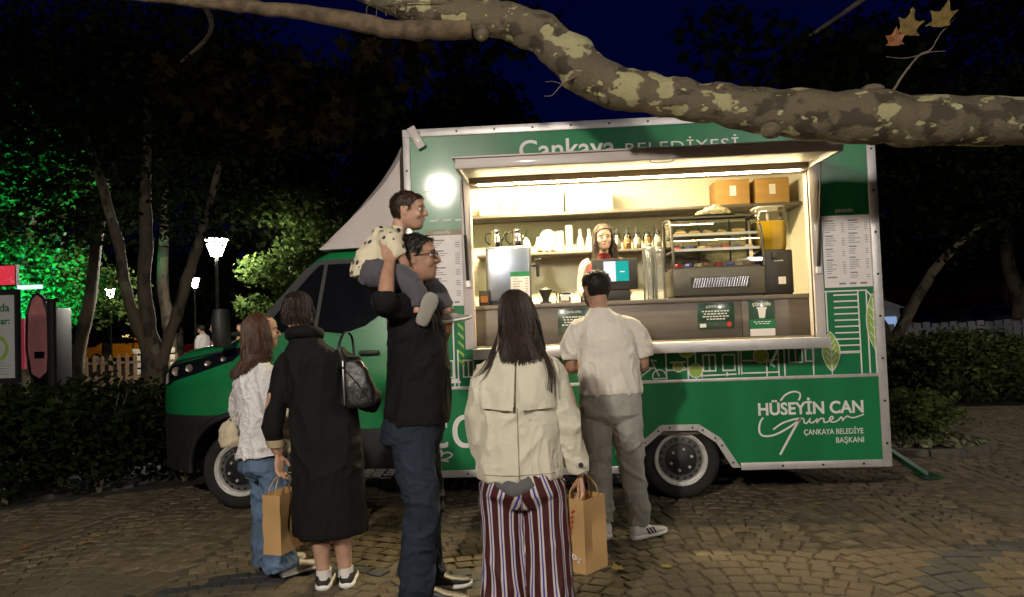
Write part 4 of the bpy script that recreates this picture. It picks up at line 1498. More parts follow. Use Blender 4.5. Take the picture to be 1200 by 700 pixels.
# stacks of clear cups
M_cup = glassy('clear_plastic', (.93, .95, .95), .12, .16, .12, (.8, .82, .82))
def cups(x, y, h, label):
    t = thing('cup_stack', label, 'cups', (x, y, CT), 0, 'stacked clear cups on the counter')
    prof = [(.034, 0)]
    z = 0.0
    while z < h:
        prof += [(.044, z + .004), (.046, z + .010), (.046, z + .013), (.042, z + .014)]
        z += .016
    prof += [(.042, z), (.03, z + .035), (.012, z + .045), (0, z + .046)]
    Geo().lathe(prof, n=18).build('cups', M_cup, t, 50)
cups(1.125, .46, .42, 'tall stack of clear plastic cups next to the till screen')
cups(1.215, .44, .40, 'tall stack of clear plastic cups next to the pastry case')
cups(1.17, .56, .41, 'tall stack of clear plastic cups standing behind two others')

# pastry display case
t = thing('pastry_case', 'black curved-glass pastry display case on the counter', 'display case', (1.70, .62, CT))
M_case = mat('case_dark', (.05, .047, .04), .45, var=.15)
M_case2 = mat('case_grey', (.075, .072, .06), .42, metal=.3, var=.1)
Geo().box(-.375, .375, -.20, .26, .02, .245).build('base', M_case2, t, smooth=30, bevel=.006)
Geo().box(-.36, .36, -.18, .24, 0, .0195).build('feet', M_blackp, t, smooth=0)
M_grl = mat('grille_chrome', (.6, .62, .7), .25, metal=.8)
for i in range(22):
    x = -.22 + i * .0205
    g = Geo()
    g.add([(x, -.2035, .085), (x + .010, -.2035, .085), (x + .032, -.2035, .165), (x + .022, -.2035, .165)], [(0, 1, 2, 3)])
    g.build('grille_slat', M_grl, t, smooth=0)
Geo().box(-.235, .25, -.2028, -.2006, .078, .172).build('grille', M_blackp, t, smooth=0)
PROFG = [(-.20, .25), (-.195, .40), (-.15, .58), (-.05, .665), (.1, .685), (.25, .685)]
for x in (-.375, .36):
    g = Geo()
    poly = PROFG + [(.26, .685), (.26, .246), (-.2, .246)]
    inner = [(-.17, .275), (-.168, .40), (-.125, .56), (-.04, .64), (.1, .655), (.235, .655), (.235, .275)]
    g.tube([(x + .0075, a, b) for a, b in PROFG] + [(x + .0075, .26, .685), (x + .0075, .26, .25)], .012, 6)
    g.build('end_frame', M_case, t, 40)
for z in (.40, .53):
    Geo().box(-.36, .355, -.12 if z > .5 else -.15, .24, z, z + .008).build('glass_shelf', glassy('shelf_glass', (.9, .95, .92), .05, .25, .1), t, smooth=0)
    Geo().box(-.36, .355, -.155 if z < .5 else -.125, -.1505 if z < .5 else -.1205, z - .006, z + .016).build('shelf_rail', M_alu, t, smooth=0)
Geo().box(-.36, .355, .255, .262, .25, .68).build('back_panel', glassy('tint_glass', (.55, .55, .5), .08, .15), t, smooth=0)
g = Geo()
g.add([(x, y - .002, z) for y, z in PROFG for x in (-.36, .358)], [(2 * i, 2 * i + 1, 2 * i + 3, 2 * i + 2) for i in range(len(PROFG) - 1)])
g.build('front_glass', glassy('case_glass', (.96, .97, .95), .03, .10), t, smooth=60)
Geo().box(-.36, .358, -.03, .26, .686, .70).build('top', M_case, t, smooth=0)
Geo().box(-.355, .35, -.17, .235, .246, .262).build('tray', M_steel, t, smooth=0)
for x in (-.1, .17):
    Geo().box(x, x + .012, .1, .112, .263, .68).build('shelf_post', M_blackp, t, smooth=0)
PAST = mat('pastry_crust', (.45, .27, .11), .6, var=.35, scale=30, bump=.4)
PACK = [mat('pack_red', (.4, .04, .03), .35), mat('pack_blue', (.05, .07, .25), .35), mat('pack_cream', (.6, .5, .3), .4), PAST]
bx, by, bz = 1.70, .62, CT
k = 0
for z, xs in ((.264, np.arange(-.30, .32, .085)), (.409, np.arange(-.30, .32, .10)), (.539, np.arange(-.27, .3, .12))):
    for x in xs:
        m_ = PAST if z > .5 else PACK[k % 4]
        g = Geo()
        if m_ is PAST:
            s = random.uniform(.8, 1.15)
            pts = [(math.sin(a) * .04 * s, math.cos(a) * .03 * s, .022) for a in np.linspace(-1.9, 1.9, 9)]
            g.tube(pts, [.008, .015, .02, .024, .026, .024, .02, .015, .008], 8)
            nm, lb = 'croissant', {.264: 'golden croissant on the bottom tray of the pastry case', .409: 'golden croissant on the middle shelf of the pastry case', .539: 'golden croissant on the top shelf of the pastry case'}[z]
        else:
            g.ovals([(0, 0, 0, .034, .02), (0, 0, .012, .036, .026), (0, 0, .03, .034, .02), (0, 0, .036, .03, .008)], 14, 4)
            nm = 'snack_pack'
            cname = {'pack_red': 'red', 'pack_blue': 'blue', 'pack_cream': 'cream'}[m_.name]
            lb = '%s wrapped snack on the %s of the pastry case' % (cname, 'bottom tray' if z < .3 else 'middle shelf')
        o = g.build(nm, m_, None, 60)
        o.location = (bx + x, by - .04 + random.uniform(-.03, .05), bz + z)
        o.rotation_euler = (0, 0, random.uniform(-1, 1))
        tag(o, lb, 'pastry' if nm == 'croissant' else 'snack', lb.replace('golden ', '') + 's' if nm == 'croissant' else lb)
        k += 1
# wrapped trays on the case top
M_wrap = glassy('cling_wrap', (.95, .93, .85), .15, .2, .35, (.7, .62, .4))
t = thing('wrapped_tray', 'tray of food in clear wrap on top of the pastry case', 'tray', (1.74, .70, CT + .701))
Geo().ovals([(0, 0, 0, .16, .1), (0, 0, .015, .18, .11)], 20, 3).build('tray', M_blackp, t, 40)
g = Geo().ovals([(0, 0, .016, .17, .1), (0, 0, .05, .14, .085), (.01, 0, .085, .08, .05), (0, 0, .10, .02, .02)], 20)
me = remeshed(g, .012, 1)
wrinkle(me, .012, 25, 25, 25, 3)
put(me, 'wrap', M_wrap, t, 60)

# juice dispenser
t = thing('juice_dispenser', 'black cold drink dispenser with clear tank of orange juice', 'dispenser', (2.19, .60, CT))
Geo().box(-.115, .125, -.15, .16, .012, .375).build('body', M_blackp, t, smooth=30, bevel=.012)
Geo().box(-.105, .115, -.14, .15, 0, .0115).build('foot', M_dark, t, smooth=0)
g = Geo().ovals([(-.02, 0, .376, .115, .115), (-.02, 0, .42, .125, .12), (-.02, 0, .70, .138, .13), (-.02, 0, .735, .13, .12)], 24, 5)
g.build('tank', glassy('tank_clear', (.97, .97, .95), .04, .12), t, 40)
Geo().ovals([(-.02, 0, .383, .108, .108), (-.02, 0, .425, .118, .113), (-.02, 0, .62, .127, .122), (-.02, 0, .625, .12, .115)], 24, 5).build('juice', mat('orange_juice', (.85, .52, .02), .25, var=.1, scale=6), t, 40)
Geo().ovals([(-.02, 0, .736, .13, .12), (-.02, 0, .752, .12, .11)], 24, 5).build('lid', glassy('lid_clear', (.85, .85, .8), .1, .15, .3), t, 40)
Geo().tube([(-.02, 0, .40), (-.02, 0, .70)], .012, 8).build('stirrer', M_white, t)
Geo().box(-.05, .0, -.175, -.151, .30, .36).build('tap', M_blackp, t, smooth=30, bevel=.006)
Geo().box(.0, .06, -.1525, -.1505, .09, .15).build('sticker', M_poster, t, smooth=0)
g = Geo()
for i in range(6):
    stroke(g, [(-.03 + i * .013, .285), (-.021 + i * .013, .285)], .011, -.151)
g.build('badge', M_white, t, smooth=0, fixn=False, kind='stuff')

# jars with pumps on the back shelf
cols = [(.72, .68, .6), (.5, .26, .09), (.75, .72, .62), (.42, .2, .07), (.7, .66, .55)]
for i, x in enumerate((.985, 1.085, 1.185, 1.285, 1.385)):
    names = ['white powder', 'amber grains', 'pale sugar', 'brown cocoa', 'cream powder']
    t = thing('ingredient_jar', 'glass jar of %s with black pourer on the back shelf' % names[i], 'jar', (x, 1.62, LS), 0, 'jars on the back shelf')
    Geo().lathe([(0, .003), (.036, .003), (.037, .01), (.037, .10), (.03, .115)], n=18).build('content', mat('jar_fill_%d' % i, cols[i], .6, var=.15, scale=30), t, 50)
    Geo().lathe([(.038, 0), (.041, .008), (.041, .115), (.03, .14), (.03, .15)], n=18, caps=False).build('glass', glassy('jar_glass', (.97, .97, .97), .04, .12), t, 50)
    g = Geo().lathe([(.032, .15), (.032, .165), (.016, .175), (.012, .21), (.0, .212)], n=14)
    g.tube([(0, 0, .19), (.028 if i % 2 else -.028, 0, .235)], [.012, .006], 8)
    g.build('pourer', M_blackp, t, 50)
# white things on the back shelf
M_bagw = glassy('milky_plastic', (.95, .95, .93), .25, .1, .7, (.85, .83, .78))
for i, (x, s, nm) in enumerate(((.30, 1.0, 'bulging clear bag of white cups on the back shelf next to the bottles'), (.02, .8, 'smaller clear bag of white cups on the back shelf behind the pitchers'))):
    g = Geo().ovals([(0, 0, 0, .10, .09), (0, 0, .05, .13, .10), (0, 0, .13, .12, .09), (0, 0, .19, .06, .05), (0, 0, .215, .03, .03)], 18)
    me = remeshed(g, .014, 1)
    wrinkle(me, .02, 14, 14, 14, i + 5)
    me.transform(Matrix.Scale(s, 4))
    o = put(me, 'cup_bag', M_bagw, None, 60)
    o.location = (x, 1.66, LS + .015)
    tag(o, nm, 'bag', 'bags of cups on the back shelf')
for i, x in enumerate((.62, .71, .79)):
    t = thing('syrup_bottle', ['white syrup bottle on the back shelf, first from the bag of cups', 'white syrup bottle on the back shelf between two others', 'white syrup bottle on the back shelf beside the vendor'][i], 'bottle', (x, 1.64, LS), 0, 'bottles on the back shelf')
    Geo().lathe([(0, 0), (.03, 0), (.032, .01), (.032, .12), (.014, .165), (.013, .20)], n=16).build('bottle', mat('white_bottle', (.75, .73, .68), .35), t, 50)
    Geo().lathe([(.015, .20), (.015, .225), (0, .226)], n=12).build('cap', M_alu, t, 50)

M_pcup = mat('paper_cup', (.70, .66, .58), .6, var=.05)
for i, (x, y, h, nm) in enumerate(((.42, 1.60, .20, 'short stack of white paper cups on the back shelf by the bags'), (.51, 1.63, .26, 'taller stack of white paper cups on the back shelf by the bottles'),
                                   (1.50, 1.62, .24, 'stack of white paper cups on the back shelf past the jars'), (1.62, 1.66, .18, 'low stack of white paper cups behind the pastry case'))):
    t = thing('paper_cup_stack', nm, 'cups', (x, y, LS), 0, 'paper cups on the back shelf')
    prof = [(.026, 0), (.036, .085)]
    z = .085
    while z < h:
        prof += [(.039, z + .001), (.039, z + .006), (.0355, z + .007), (.036, z + .014)]
        z += .014
    Geo().lathe(prof + [(.033, z), (0, z - .002)], n=16).build('cups', M_pcup, t, 50)
for i, x in enumerate((.02, .16, .34, .46)):
    t = thing('glass_tumbler', 'clear glass tumbler on the back worktop below the shelf', 'glass', (x, 1.55, 1.45), 0, 'tumblers on the back worktop')
    Geo().lathe([(.0, .004), (.030, .004), (.031, 0), (.037, .13), (.035, .13), (.029, .01), (0, .01)], n=16).build('tumbler', glassy('jar_glass', (.97, .97, .97), .04, .12), t, 50)
t = thing('napkin_box', 'steel napkin dispenser on the counter beside the cups', 'dispenser', (.42, .44, CT))
Geo().box(-.05, .05, -.045, .045, 0, .085).build('case', M_shiny, t, smooth=30, bevel=.008)
Geo().box(-.035, .035, -.052, -.046, .02, .07).build('napkins', M_white, t, smooth=0)
# little signs on the counter front
def card(label, x0, x1, z0, z1, y, base, name='counter_sign', tilt=0.0):
    t = thing(name, label, 'sign', (0, 0, 0), 0, 'signs on the counter front')
    Geo().box(x0, x1, y - .004, y, z0, z1).build('board', base, t, smooth=30, bevel=.001)
    return t
M_dgr = mat('dark_green_print', (.012, .05, .03), .3, var=.2, coat=.5)
def printed(t, x0, x1, z, rows, y, wd, m=M_white):
    wd *= .75
    g = Geo()
    for i in range(rows):
        w_ = (x1 - x0) * random.uniform(.55, .95)
        xc = (x0 + x1) / 2
        n = max(3, int(w_ / .025))
        for k in range(n):
            a = xc - w_ / 2 + w_ * k / n
            stroke(g, [(a, z - i * wd * 2.2), (a + w_ / n * random.uniform(.55, .85), z - i * wd * 2.2)], wd, y)
    g.build('small_print', m, t, smooth=0, fixn=False, kind='stuff')
t = card('dark green sign with rows of white print on the steel counter front', 1.49, 1.785, 1.30, 1.512, .323, M_dgr)
text('çɑnkɑfe', 1.56, .3185, 1.475, width=.15, height=.026, m=M_white, parent=t)
printed(t, 1.51, 1.765, 1.445, 4, .3185, .013)
Geo().box(1.505, 1.555, .3175, .3188, 1.315, 1.345).build('logo', M_white, t, smooth=0)
o = Geo().lathe([(.02, -.0012), (.02, 0)], (1.74, .3187, 1.335), 16, axis='Y').build('seal', mat('red_print', (.5, .03, .02), .4), t, smooth=0)
t = card('green sign with a white cup drawing standing on the counter ledge', 1.90, 2.105, 1.228, 1.525, .315, M_dgr)
text('çɑnkɑfe', 1.93, .3105, 1.475, width=.145, height=.034, m=M_white, parent=t, bold=.01)
g = Geo()
g.add([(1.97, .3105, 1.45), (2.035, .3105, 1.45), (2.025, .3105, 1.375), (1.98, .3105, 1.375)], [(0, 1, 2, 3)])
g.add([(1.963, .310, 1.462), (2.042, .310, 1.462), (2.042, .310, 1.45), (1.963, .310, 1.45)], [(0, 1, 2, 3)])
g.build('cup_drawing', M_white, t, smooth=0, fixn=False)
Geo().box(1.903, 2.102, .3095, .3108, 1.29, 1.365).build('green_strip', M_green, t, smooth=0)
printed(t, 1.92, 2.09, 1.345, 2, .309, .009)
Geo().box(1.903, 2.102, .3095, .3108, 1.231, 1.2895).build('white_strip', M_poster, t, smooth=0)
t = card('dark green sign half hidden behind the man in the white shirt', .355, .62, 1.30, 1.51, .323, M_dgr)
text('çɑnkɑfe', .40, .3185, 1.472, width=.15, height=.026, m=M_white, parent=t)
printed(t, .37, .60, 1.44, 4, .3185, .013)

# ================================================================== LAMPS AND THE FAR SIDE OF THE SQUARE
M_post = mat('lamp_post_iron', (.02, .022, .02), .5, metal=.4)
def lamp(label, x, y, h, strength, col=(1.0, .93, .80), s=1.0):
    t = thing('park_lamp', label, 'street lamp', (x, y, 0), 0, 'park lanterns')
    Geo().lathe([(.11, 0), (.11, .05), (.07, .12), (.05, .35), (.038, .5), (.032, h - .3), (.045, h - .26), (.03, h - .24)], n=14).build('post', M_post, t, 50)
    g = Geo().lathe([(.0, h - .235), (.07 * s, h - .235), (.15 * s, h + .06 * s), (.0, h + .062 * s)], n=8)
    g.build('lantern_glass', glow('lantern_%d' % int(strength), col, strength), t, smooth=0)
    Geo().lathe([(.21 * s, h + .064 * s), (.2 * s, h + .085 * s), (.09 * s, h + .19 * s), (.03, h + .22 * s), (.0, h + .28 * s)], n=14).build('cap', M_post, t, 50)
    g = Geo()
    for k in range(4):
        a = PI / 4 + k * PI / 2
        g.tube([(.072 * s * math.cos(a), .072 * s * math.sin(a), h - .24), (.158 * s * math.cos(a), .158 * s * math.sin(a), h + .06 * s)], .007, 5)
    g.build('lantern_frame', M_post, t)
    return t
lamp('bright park lantern on a dark post above the truck bonnet', -6.6, 9.0, 3.28, 650, s=1.5)
lamp('smaller park lantern showing through leaves behind the bright one', -11.6, 18.0, 3.25, 160)
lamp('distant park lantern over the yellow taxi', -14.9, 18.6, 3.05, 160)
lamp('park lantern standing behind the queue, mirrored in the green truck panel', -1.62, -7.4, 3.95, 1150, (1.0, .90, .76), 1.2)

lamp('park lantern further off behind the queue on the menu panel side', 4.6, -8.6, 3.95, 620, (1.0, .91, .80), 1.2)
lamp('park lantern lighting the hedge past the truck tail', 8.6, 1.6, 3.6, 300, (1.0, .92, .78), 1.1)
# green floodlight under the far tree
t = thing('floodlight', 'green floodlight on the ground under the far tree', 'floodlight', (-9.5, 5.4, 0))
Geo().box(-.12, .12, -.08, .08, .04, .22).build('case', M_post, t, smooth=30, bevel=.01)
Geo().box(-.10, .10, .081, .085, .06, .20).build('lens', glow('green_lens', (.02, 1, .35), 6), t, smooth=0)
Geo().tube([(-.13, 0, .13), (-.13, 0, -.05), (.13, 0, -.05), (.13, 0, .13)], .01, 6).build('bracket', M_post, t)
ld = bpy.data.lights.new('green_beam', 'SPOT')
ld.energy = 11000
ld.color = (.015, .85, .36)
ld.spot_size = math.radians(60)
ld.spot_blend = .6
ld.shadow_soft_size = .1
lo = bpy.data.objects.new('green_beam', ld)
COL.objects.link(lo)
lo.parent = t
lo.location = (0, .12, .18)
lo.rotation_euler = V((-.38, 1.0, 1.08)).to_track_quat('-Z', 'Y').to_euler()

# poster board at the far left
t = thing('poster_board', 'white municipal poster board in a dark frame at the hedge', 'sign', (-6.62, 3.0, 0))
Geo().box(-.52, .30, .0, .06, .90, 2.06).build('frame', M_blackp, t, smooth=0)
Geo().box(-.48, .262, -.006, -.0005, .96, 1.99).build('poster', mat('poster_white', (.55, .56, .55), .5, var=.04), t, smooth=0)
for x in (-.45, .24):
    Geo().box(x - .03, x + .03, .01, .05, -.05, .899).build('post', M_blackp, t, smooth=0)
M_pg = mat('poster_green', (.02, .16, .07), .5)
text("'da", .045, -.0075, 1.79, width=.16, height=.10, m=M_pg, parent=t, bold=.02)
text("ar:", .085, -.0075, 1.63, width=.12, height=.085, m=M_pg, parent=t, bold=.02)
g = Geo()
cc = circle2(.02, 1.33, .145, 28)
stroke(g, cc + [cc[0]], .045, -.0065)
g.build('logo_ring', M_lime, t, smooth=0, fixn=False)
g = Geo()
cc = circle2(.02, 1.35, .05, 20)
stroke(g, cc + [cc[0]], .018, -.0067)
stroke(g, [(.0, 1.24), (.05, 1.30)], .02, -.0067)
g.build('logo_mark', M_pg, t, smooth=0, fixn=False)
g = Geo()
for i in range(5):
    stroke(g, [(-.05 + random.uniform(-.03, .03), 1.15 - i * .035), (.14 + random.uniform(-.05, .09), 1.15 - i * .035)], .008, -.0065)
g.build('small_print', M_ink, t, smooth=0, fixn=False, kind='stuff')
# sign post beside it
t = thing('steel_post', 'plain dark post standing in the hedge beside the poster board', 'post', (-6.02, 3.2, 0))
Geo().box(-.04, .04, -.04, .04, -.05, 1.90).build('pole', M_blackp, t, smooth=30, bevel=.006)
Geo().box(-.06, .06, -.06, .06, 1.9, 1.93).build('cap', M_blackp, t, smooth=0)
# round-topped kiosk
t = thing('kiosk', 'pink round-topped glass kiosk behind the poster board', 'kiosk', (-7.24, 4.6, 0))
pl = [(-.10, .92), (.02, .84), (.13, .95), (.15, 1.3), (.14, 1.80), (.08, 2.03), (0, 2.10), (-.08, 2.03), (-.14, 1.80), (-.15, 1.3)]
Geo().prism(pl, 0, .05).build('glass_panel', mat('pink_glass', (.32, .12, .11), .2, var=.5, scale=6, coat=.5, emit=.22), t, smooth=0)  # weak emission in the glass stands in for light inside the kiosk
pp = [(x * 1.12, z) for x, z in pl]
Geo().tube([(x, .02, z) for x, z in pp + [pp[0]]], .03, 6).build('rim', M_blackp, t, 40)
Geo().box(-.13, .12, .06, .6, -.05, 1.9).build('cabin', M_blackp, t, smooth=30, bevel=.03)
Geo().box(-.05, .1, -.006, -.0005, 1.15, 1.25).build('plate', M_blackp, t, smooth=0)
Geo().box(-.34, -.245, .05, .098, 1.0, 1.75).build('poster', mat('red_poster', (.4, .05, .07), .5, emit=.35), t, smooth=0)
Geo().box(-.34, .02, .05, .098, 2.18, 2.24).build('light_strip', glow('cool_strip', (.7, .85, 1), 1.2), t, smooth=0)
# red lit sign
t = thing('light_box_sign', 'small red glowing light box sign above the poster board', 'sign', (-8.36, 5.2, 0))
Geo().box(-.36, .34, .0, .08, 2.28, 2.62).build('case', M_blackp, t, smooth=0)
Geo().box(-.34, .325, -.01, -.0005, 2.30, 2.60).build('face', mat('red_lit_face', (.55, .03, .05), .5, emit=1.0, var=.5, scale=12, col2=(.9, .5, .5), thr=.62), t, smooth=0)
Geo().box(-.03, .03, .02, .06, -.05, 2.279).build('post', M_blackp, t, smooth=0)

# picket fence
M_wood = mat('fence_wood', (.16, .10, .055), .8, var=.3, scale=8)
t = thing('picket_fence', 'low brown picket fence behind the forked tree', 'fence', (-9.6, 11.0, 0))
for z in (.45, .80):
    Geo().box(-1.8, 4.6, .0, .03, z, z + .06).build('rail', M_wood, t, smooth=0)
pk = Geo().prism([(-.04, .05), (.04, .05), (.04, .95), (0, 1.02), (-.04, .95)], -.025, -.001).mesh('picket')
pk.materials.append(M_wood)
for i in range(32):
    o = bpy.data.objects.new('picket', pk)
    COL.objects.link(o)
    o.parent = t
    o.location = (-1.75 + i * .2, 0, random.uniform(-.02, .02))
for x in (-1.7, 1.4, 4.5):
    Geo().box(x - .04, x + .04, .031, .11, -.05, 1.0).build('post', M_wood, t, smooth=0)

# bench, taxi, far walkers
t = thing('park_bench', 'pale slatted bench turned away beside the forked tree', 'bench', (-9.5, 11.9, 0), .12)
M_slat = mat('bench_slat', (.55, .50, .40), .7)
for i in range(4):
    Geo().box(-.5, .5, -.20 - i * .02, -.17 - i * .02, .50 + i * .17, .62 + i * .17).build('slat', M_slat, t, smooth=30, bevel=.006)
for i in range(3):
    Geo().box(-.5, .5, -.12 + i * .15, .0 + i * .15, .42, .45).build('slat', M_slat, t, smooth=30, bevel=.006)
for x in (-.4, .4):
    Geo().box(x - .025, x + .025, -.15, .32, .36, .419).box(x - .025, x + .025, -.165, -.1305, -.05, 1.1).box(x - .025, x + .025, .27, .32, -.05, .359).build('leg', M_post, t, smooth=0)

def car(name, label, cat, x, y, rz, paint, lamp_c=None, taxi=False):
    t = thing(name, label, cat, (x, y, 0), rz, 'cars on the far street')
    side = [(-2.1, .35), (-2.12, .75), (-2.0, .92), (-1.35, 1.0), (-.75, 1.42), (.55, 1.45), (1.25, 1.0), (1.95, .88), (2.1, .65), (2.1, .35)]
    rings = []
    for yy, k in ((-.86, .0), (-.80, 1), (.80, 1), (.86, 0)):
        rings.append([V((px * (.985 if k == 0 else 1), yy * (1 if pz < 1.05 else .86), pz - (.03 if k == 0 and pz > .5 else 0))) for px, pz in side])
    Geo().loft(rings).build('body', paint, t, 30)
    g = Geo()
    for yy in (-.80, .72):
        g.add([(-1.2, yy - .03, 1.02), (-.72, yy + .02, 1.36), (.5, yy + .02, 1.39), (1.08, yy - .03, 1.02)] + [(-1.2, yy + .08, 1.02), (-.72, yy + .06, 1.36), (.5, yy + .06, 1.39), (1.08, yy + .08, 1.02)],
              [(0, 1, 2, 3), (7, 6, 5, 4), (0, 4, 5, 1), (1, 5, 6, 2), (2, 6, 7, 3), (3, 7, 4, 0)])
    g.build('window', M_glassb, t, smooth=0)
    for xx in (-1.3, 1.3):
        for yy in (-.88, .70):
            w = Geo().lathe([(.0, 0), (.2, .0), (.31, .02), (.32, .16), (.2, .18)], (xx, yy, .32), 18, axis='Y').build('wheel', M_rubber, t, 50)
            Geo().lathe([(0, -.006), (.18, -.004), (.19, .004)], (xx, yy, .32), 14, axis='Y').build('rim', M_rim, w, 50)
    for yy in (-.6, .45):
        Geo().box(-2.135, -2.05, yy, yy + .2, .66, .78).build('headlight', glow('car_headlight', (1, .9, .7), 6), t, smooth=0)
        Geo().box(2.06, 2.115, yy, yy + .2, .68, .8).build('tail_light', glow('car_tail', (1, .05, .02), 4), t, smooth=0)
    if taxi:
        Geo().box(-.15, .15, -.35, .35, 1.46, 1.6).build('roof_sign', glow('taxi_sign', (1, .75, .25), .9), t, smooth=30, bevel=.02)
    return t
M_yel = mat('taxi_yellow', (.75, .33, .015), .3, coat=.6, emit=0)
car('taxi', 'yellow taxi on the far street below the distant lantern', 'taxi', -23.6, 34, .15, M_yel, taxi=True)
car('parked_car', 'red car on the far street behind the bonnet', 'car', -17.5, 33, .1, mat('car_red', (.3, .02, .02), .3, coat=.6))
car('parked_car', 'dark car on the far street beyond the white fence', 'car', 13.6, 17.5, .0, mat('car_dark', (.03, .03, .04), .3, coat=.6))
car('taxi', 'yellow taxi beyond the white fence past the menu panel', 'taxi', 10.6, 19.0, .0, M_yel, taxi=True)
lamp('short lamp lighting the far street beside the taxis', -21.5, 31.0, 2.9, 120, (1, .7, .4))
# white fence and bright booth on the right
M_wf = mat('white_fence_paint', (.30, .31, .34), .6)
t = thing('white_fence', 'low white board fence beyond the far hedge', 'fence', (9.0, 11.5, 0))
for i in range(34):
    Geo().box(-1.6 + i * .2, -1.44 + i * .2, 0, .025, .35, 1.08 + .02 * math.sin(i * 2.1)).build('board', M_wf, t, smooth=0)
for z in (.5, .9):
    Geo().box(-1.65, 5.3, .0255, .06, z, z + .07).build('rail', M_wf, t, smooth=0)
for x in (-1.6, 1.8, 5.2):
    Geo().box(x, x + .08, .061, .14, -.05, 1.05).build('post', M_wf, t, smooth=0)
t = thing('booth', 'pale booth with a cool lit front behind the leaning tree', 'booth', (8.05, 11.9, 0))
Geo().box(-.6, .45, .02, .9, -.05, 1.45).build('cabin', M_wf, t, smooth=30, bevel=.02)
Geo().box(-.5, .35, -.01, .0195, .4, 1.25).build('lit_front', glow('cool_panel', (.42, .62, 1), .55), t, smooth=0)
Geo().prism([(-.7, 1.451), (.55, 1.451), (-.07, 1.7)], -.05, 1.0).build('roof', M_wf, t, smooth=0)
# ================================================================== PEOPLE
from mathutils.bvhtree import BVHTree
def bvh_of(me):
    return BVHTree.FromPolygons([v.co.copy() for v in me.vertices], [tuple(q.vertices) for q in me.polygons])
def over_back(bv, q, gap):
    """keep a point outside the garment's back"""
    hit = bv.ray_cast(V((q.x, -1.5, q.z)), V((0, 1, 0)))
    if hit[0] is not None and q.y > hit[0].y - gap and q.y < .12:
        return V((q.x, hit[0].y - gap, q.z))
    return q
def cloth(name, c, bump=.25, bs=180, var=.12, rough=.85, sheen=.15, **k):
    return mat(name, c, rough, var=var, scale=7, bump=bump, bscale=bs, sheen=sheen, spec=.2, crease=.3, **k)
M_skin = mat('skin', (.47, .28, .20), .55, var=.16, scale=26, sss=.08, spec=.3, bump=.15, bscale=300)
M_skin2 = mat('skin_tan', (.38, .215, .145), .55, var=.16, scale=26, sss=.08, spec=.3, bump=.15, bscale=300)
def hairm(name, c):
    return mat(name, c, .5, var=.45, scale=60, stretch=(1, 1, .12), bump=.5, bscale=220, spec=.45)
M_hairb = hairm('hair_black', (.012, .009, .007))
M_hairbr = hairm('hair_brown', (.055, .024, .011))
M_haird = hairm('hair_dark_brown', (.026, .016, .011))
M_eyew = mat('eye_white', (.7, .68, .66), .2, var=.02)
M_eyed = mat('iris_dark', (.03, .018, .01), .1, var=.02)
M_lip = mat('lips', (.42, .16, .13), .4, var=.08)
M_wsole = mat('white_sole', (.72, .70, .66), .6, var=.08)
M_wshoe = mat('white_leather', (.66, .63, .59), .5, var=.08)
M_bshoe = mat('black_shoe', (.015, .015, .016), .5, var=.2)

HEAD = [(.00, .26, .06, .09), (.05, .335, -.02, .17), (.13, .365, -.14, .23), (.23, .372, -.26, .275), (.35, .37, -.36, .305), (.47, .368, -.42, .325),
        (.58, .40, -.45, .335), (.70, .405, -.455, .338), (.80, .37, -.43, .315), (.89, .28, -.35, .255), (.96, .15, -.23, .165), (1.0, .02, -.10, .05)]
HS = spline([tuple(map(float, h)) for h in HEAD], 4)

def head_matrix(chin, hh, turn=0.0, nod=0.0, tilt=0.0):
    """chin: point under the face centre; turn + = to the left"""
    return Matrix.Translation(V(chin)) @ Matrix.Rotation(turn, 4, 'Z') @ Matrix.Rotation(nod, 4, 'X') @ Matrix.Rotation(tilt, 4, 'Y') @ Matrix.Scale(hh, 4)

def head_geo(g, M, cheek=1.0):
    g.ovals([(0, (f + b) / 2, z, w, (f - b) / 2) for z, f, b, w in HS], 24, 2.15, M=M)
    P = lambda *a: M @ V(a)
    k = M.to_scale()[0]
    g.tube([P(0, .355, .57), P(0, .415, .48), P(0, .465, .405), P(0, .47, .375), P(0, .38, .345)], [.03 * k, .042 * k, .055 * k, .05 * k, .03 * k], 8)
    R3 = M.to_3x3()
    for s in (-1, 1):
        g.blob(P(s * .05, .425, .375), (.035, .035, .028), R3.to_4x4())
        g.blob(P(s * .335, -.04, .47), (.028, .075, .125), R3.to_4x4() @ Matrix.Rotation(s * .35, 4, 'Z') @ Matrix.Rotation(.2, 4, 'X'))
        g.blob(P(s * .14, .33, .605), (.11, .07, .03), R3.to_4x4())
        g.blob(P(s * .17, .27, .36), (.11 * cheek, .10, .11), R3.to_4x4())
    g.blob(P(0, .365, .262), (.075, .035, .022), R3.to_4x4())
    g.blob(P(0, .36, .222), (.065, .035, .022), R3.to_4x4())
    g.blob(P(0, .305, .085), (.075, .05, .055), R3.to_4x4())

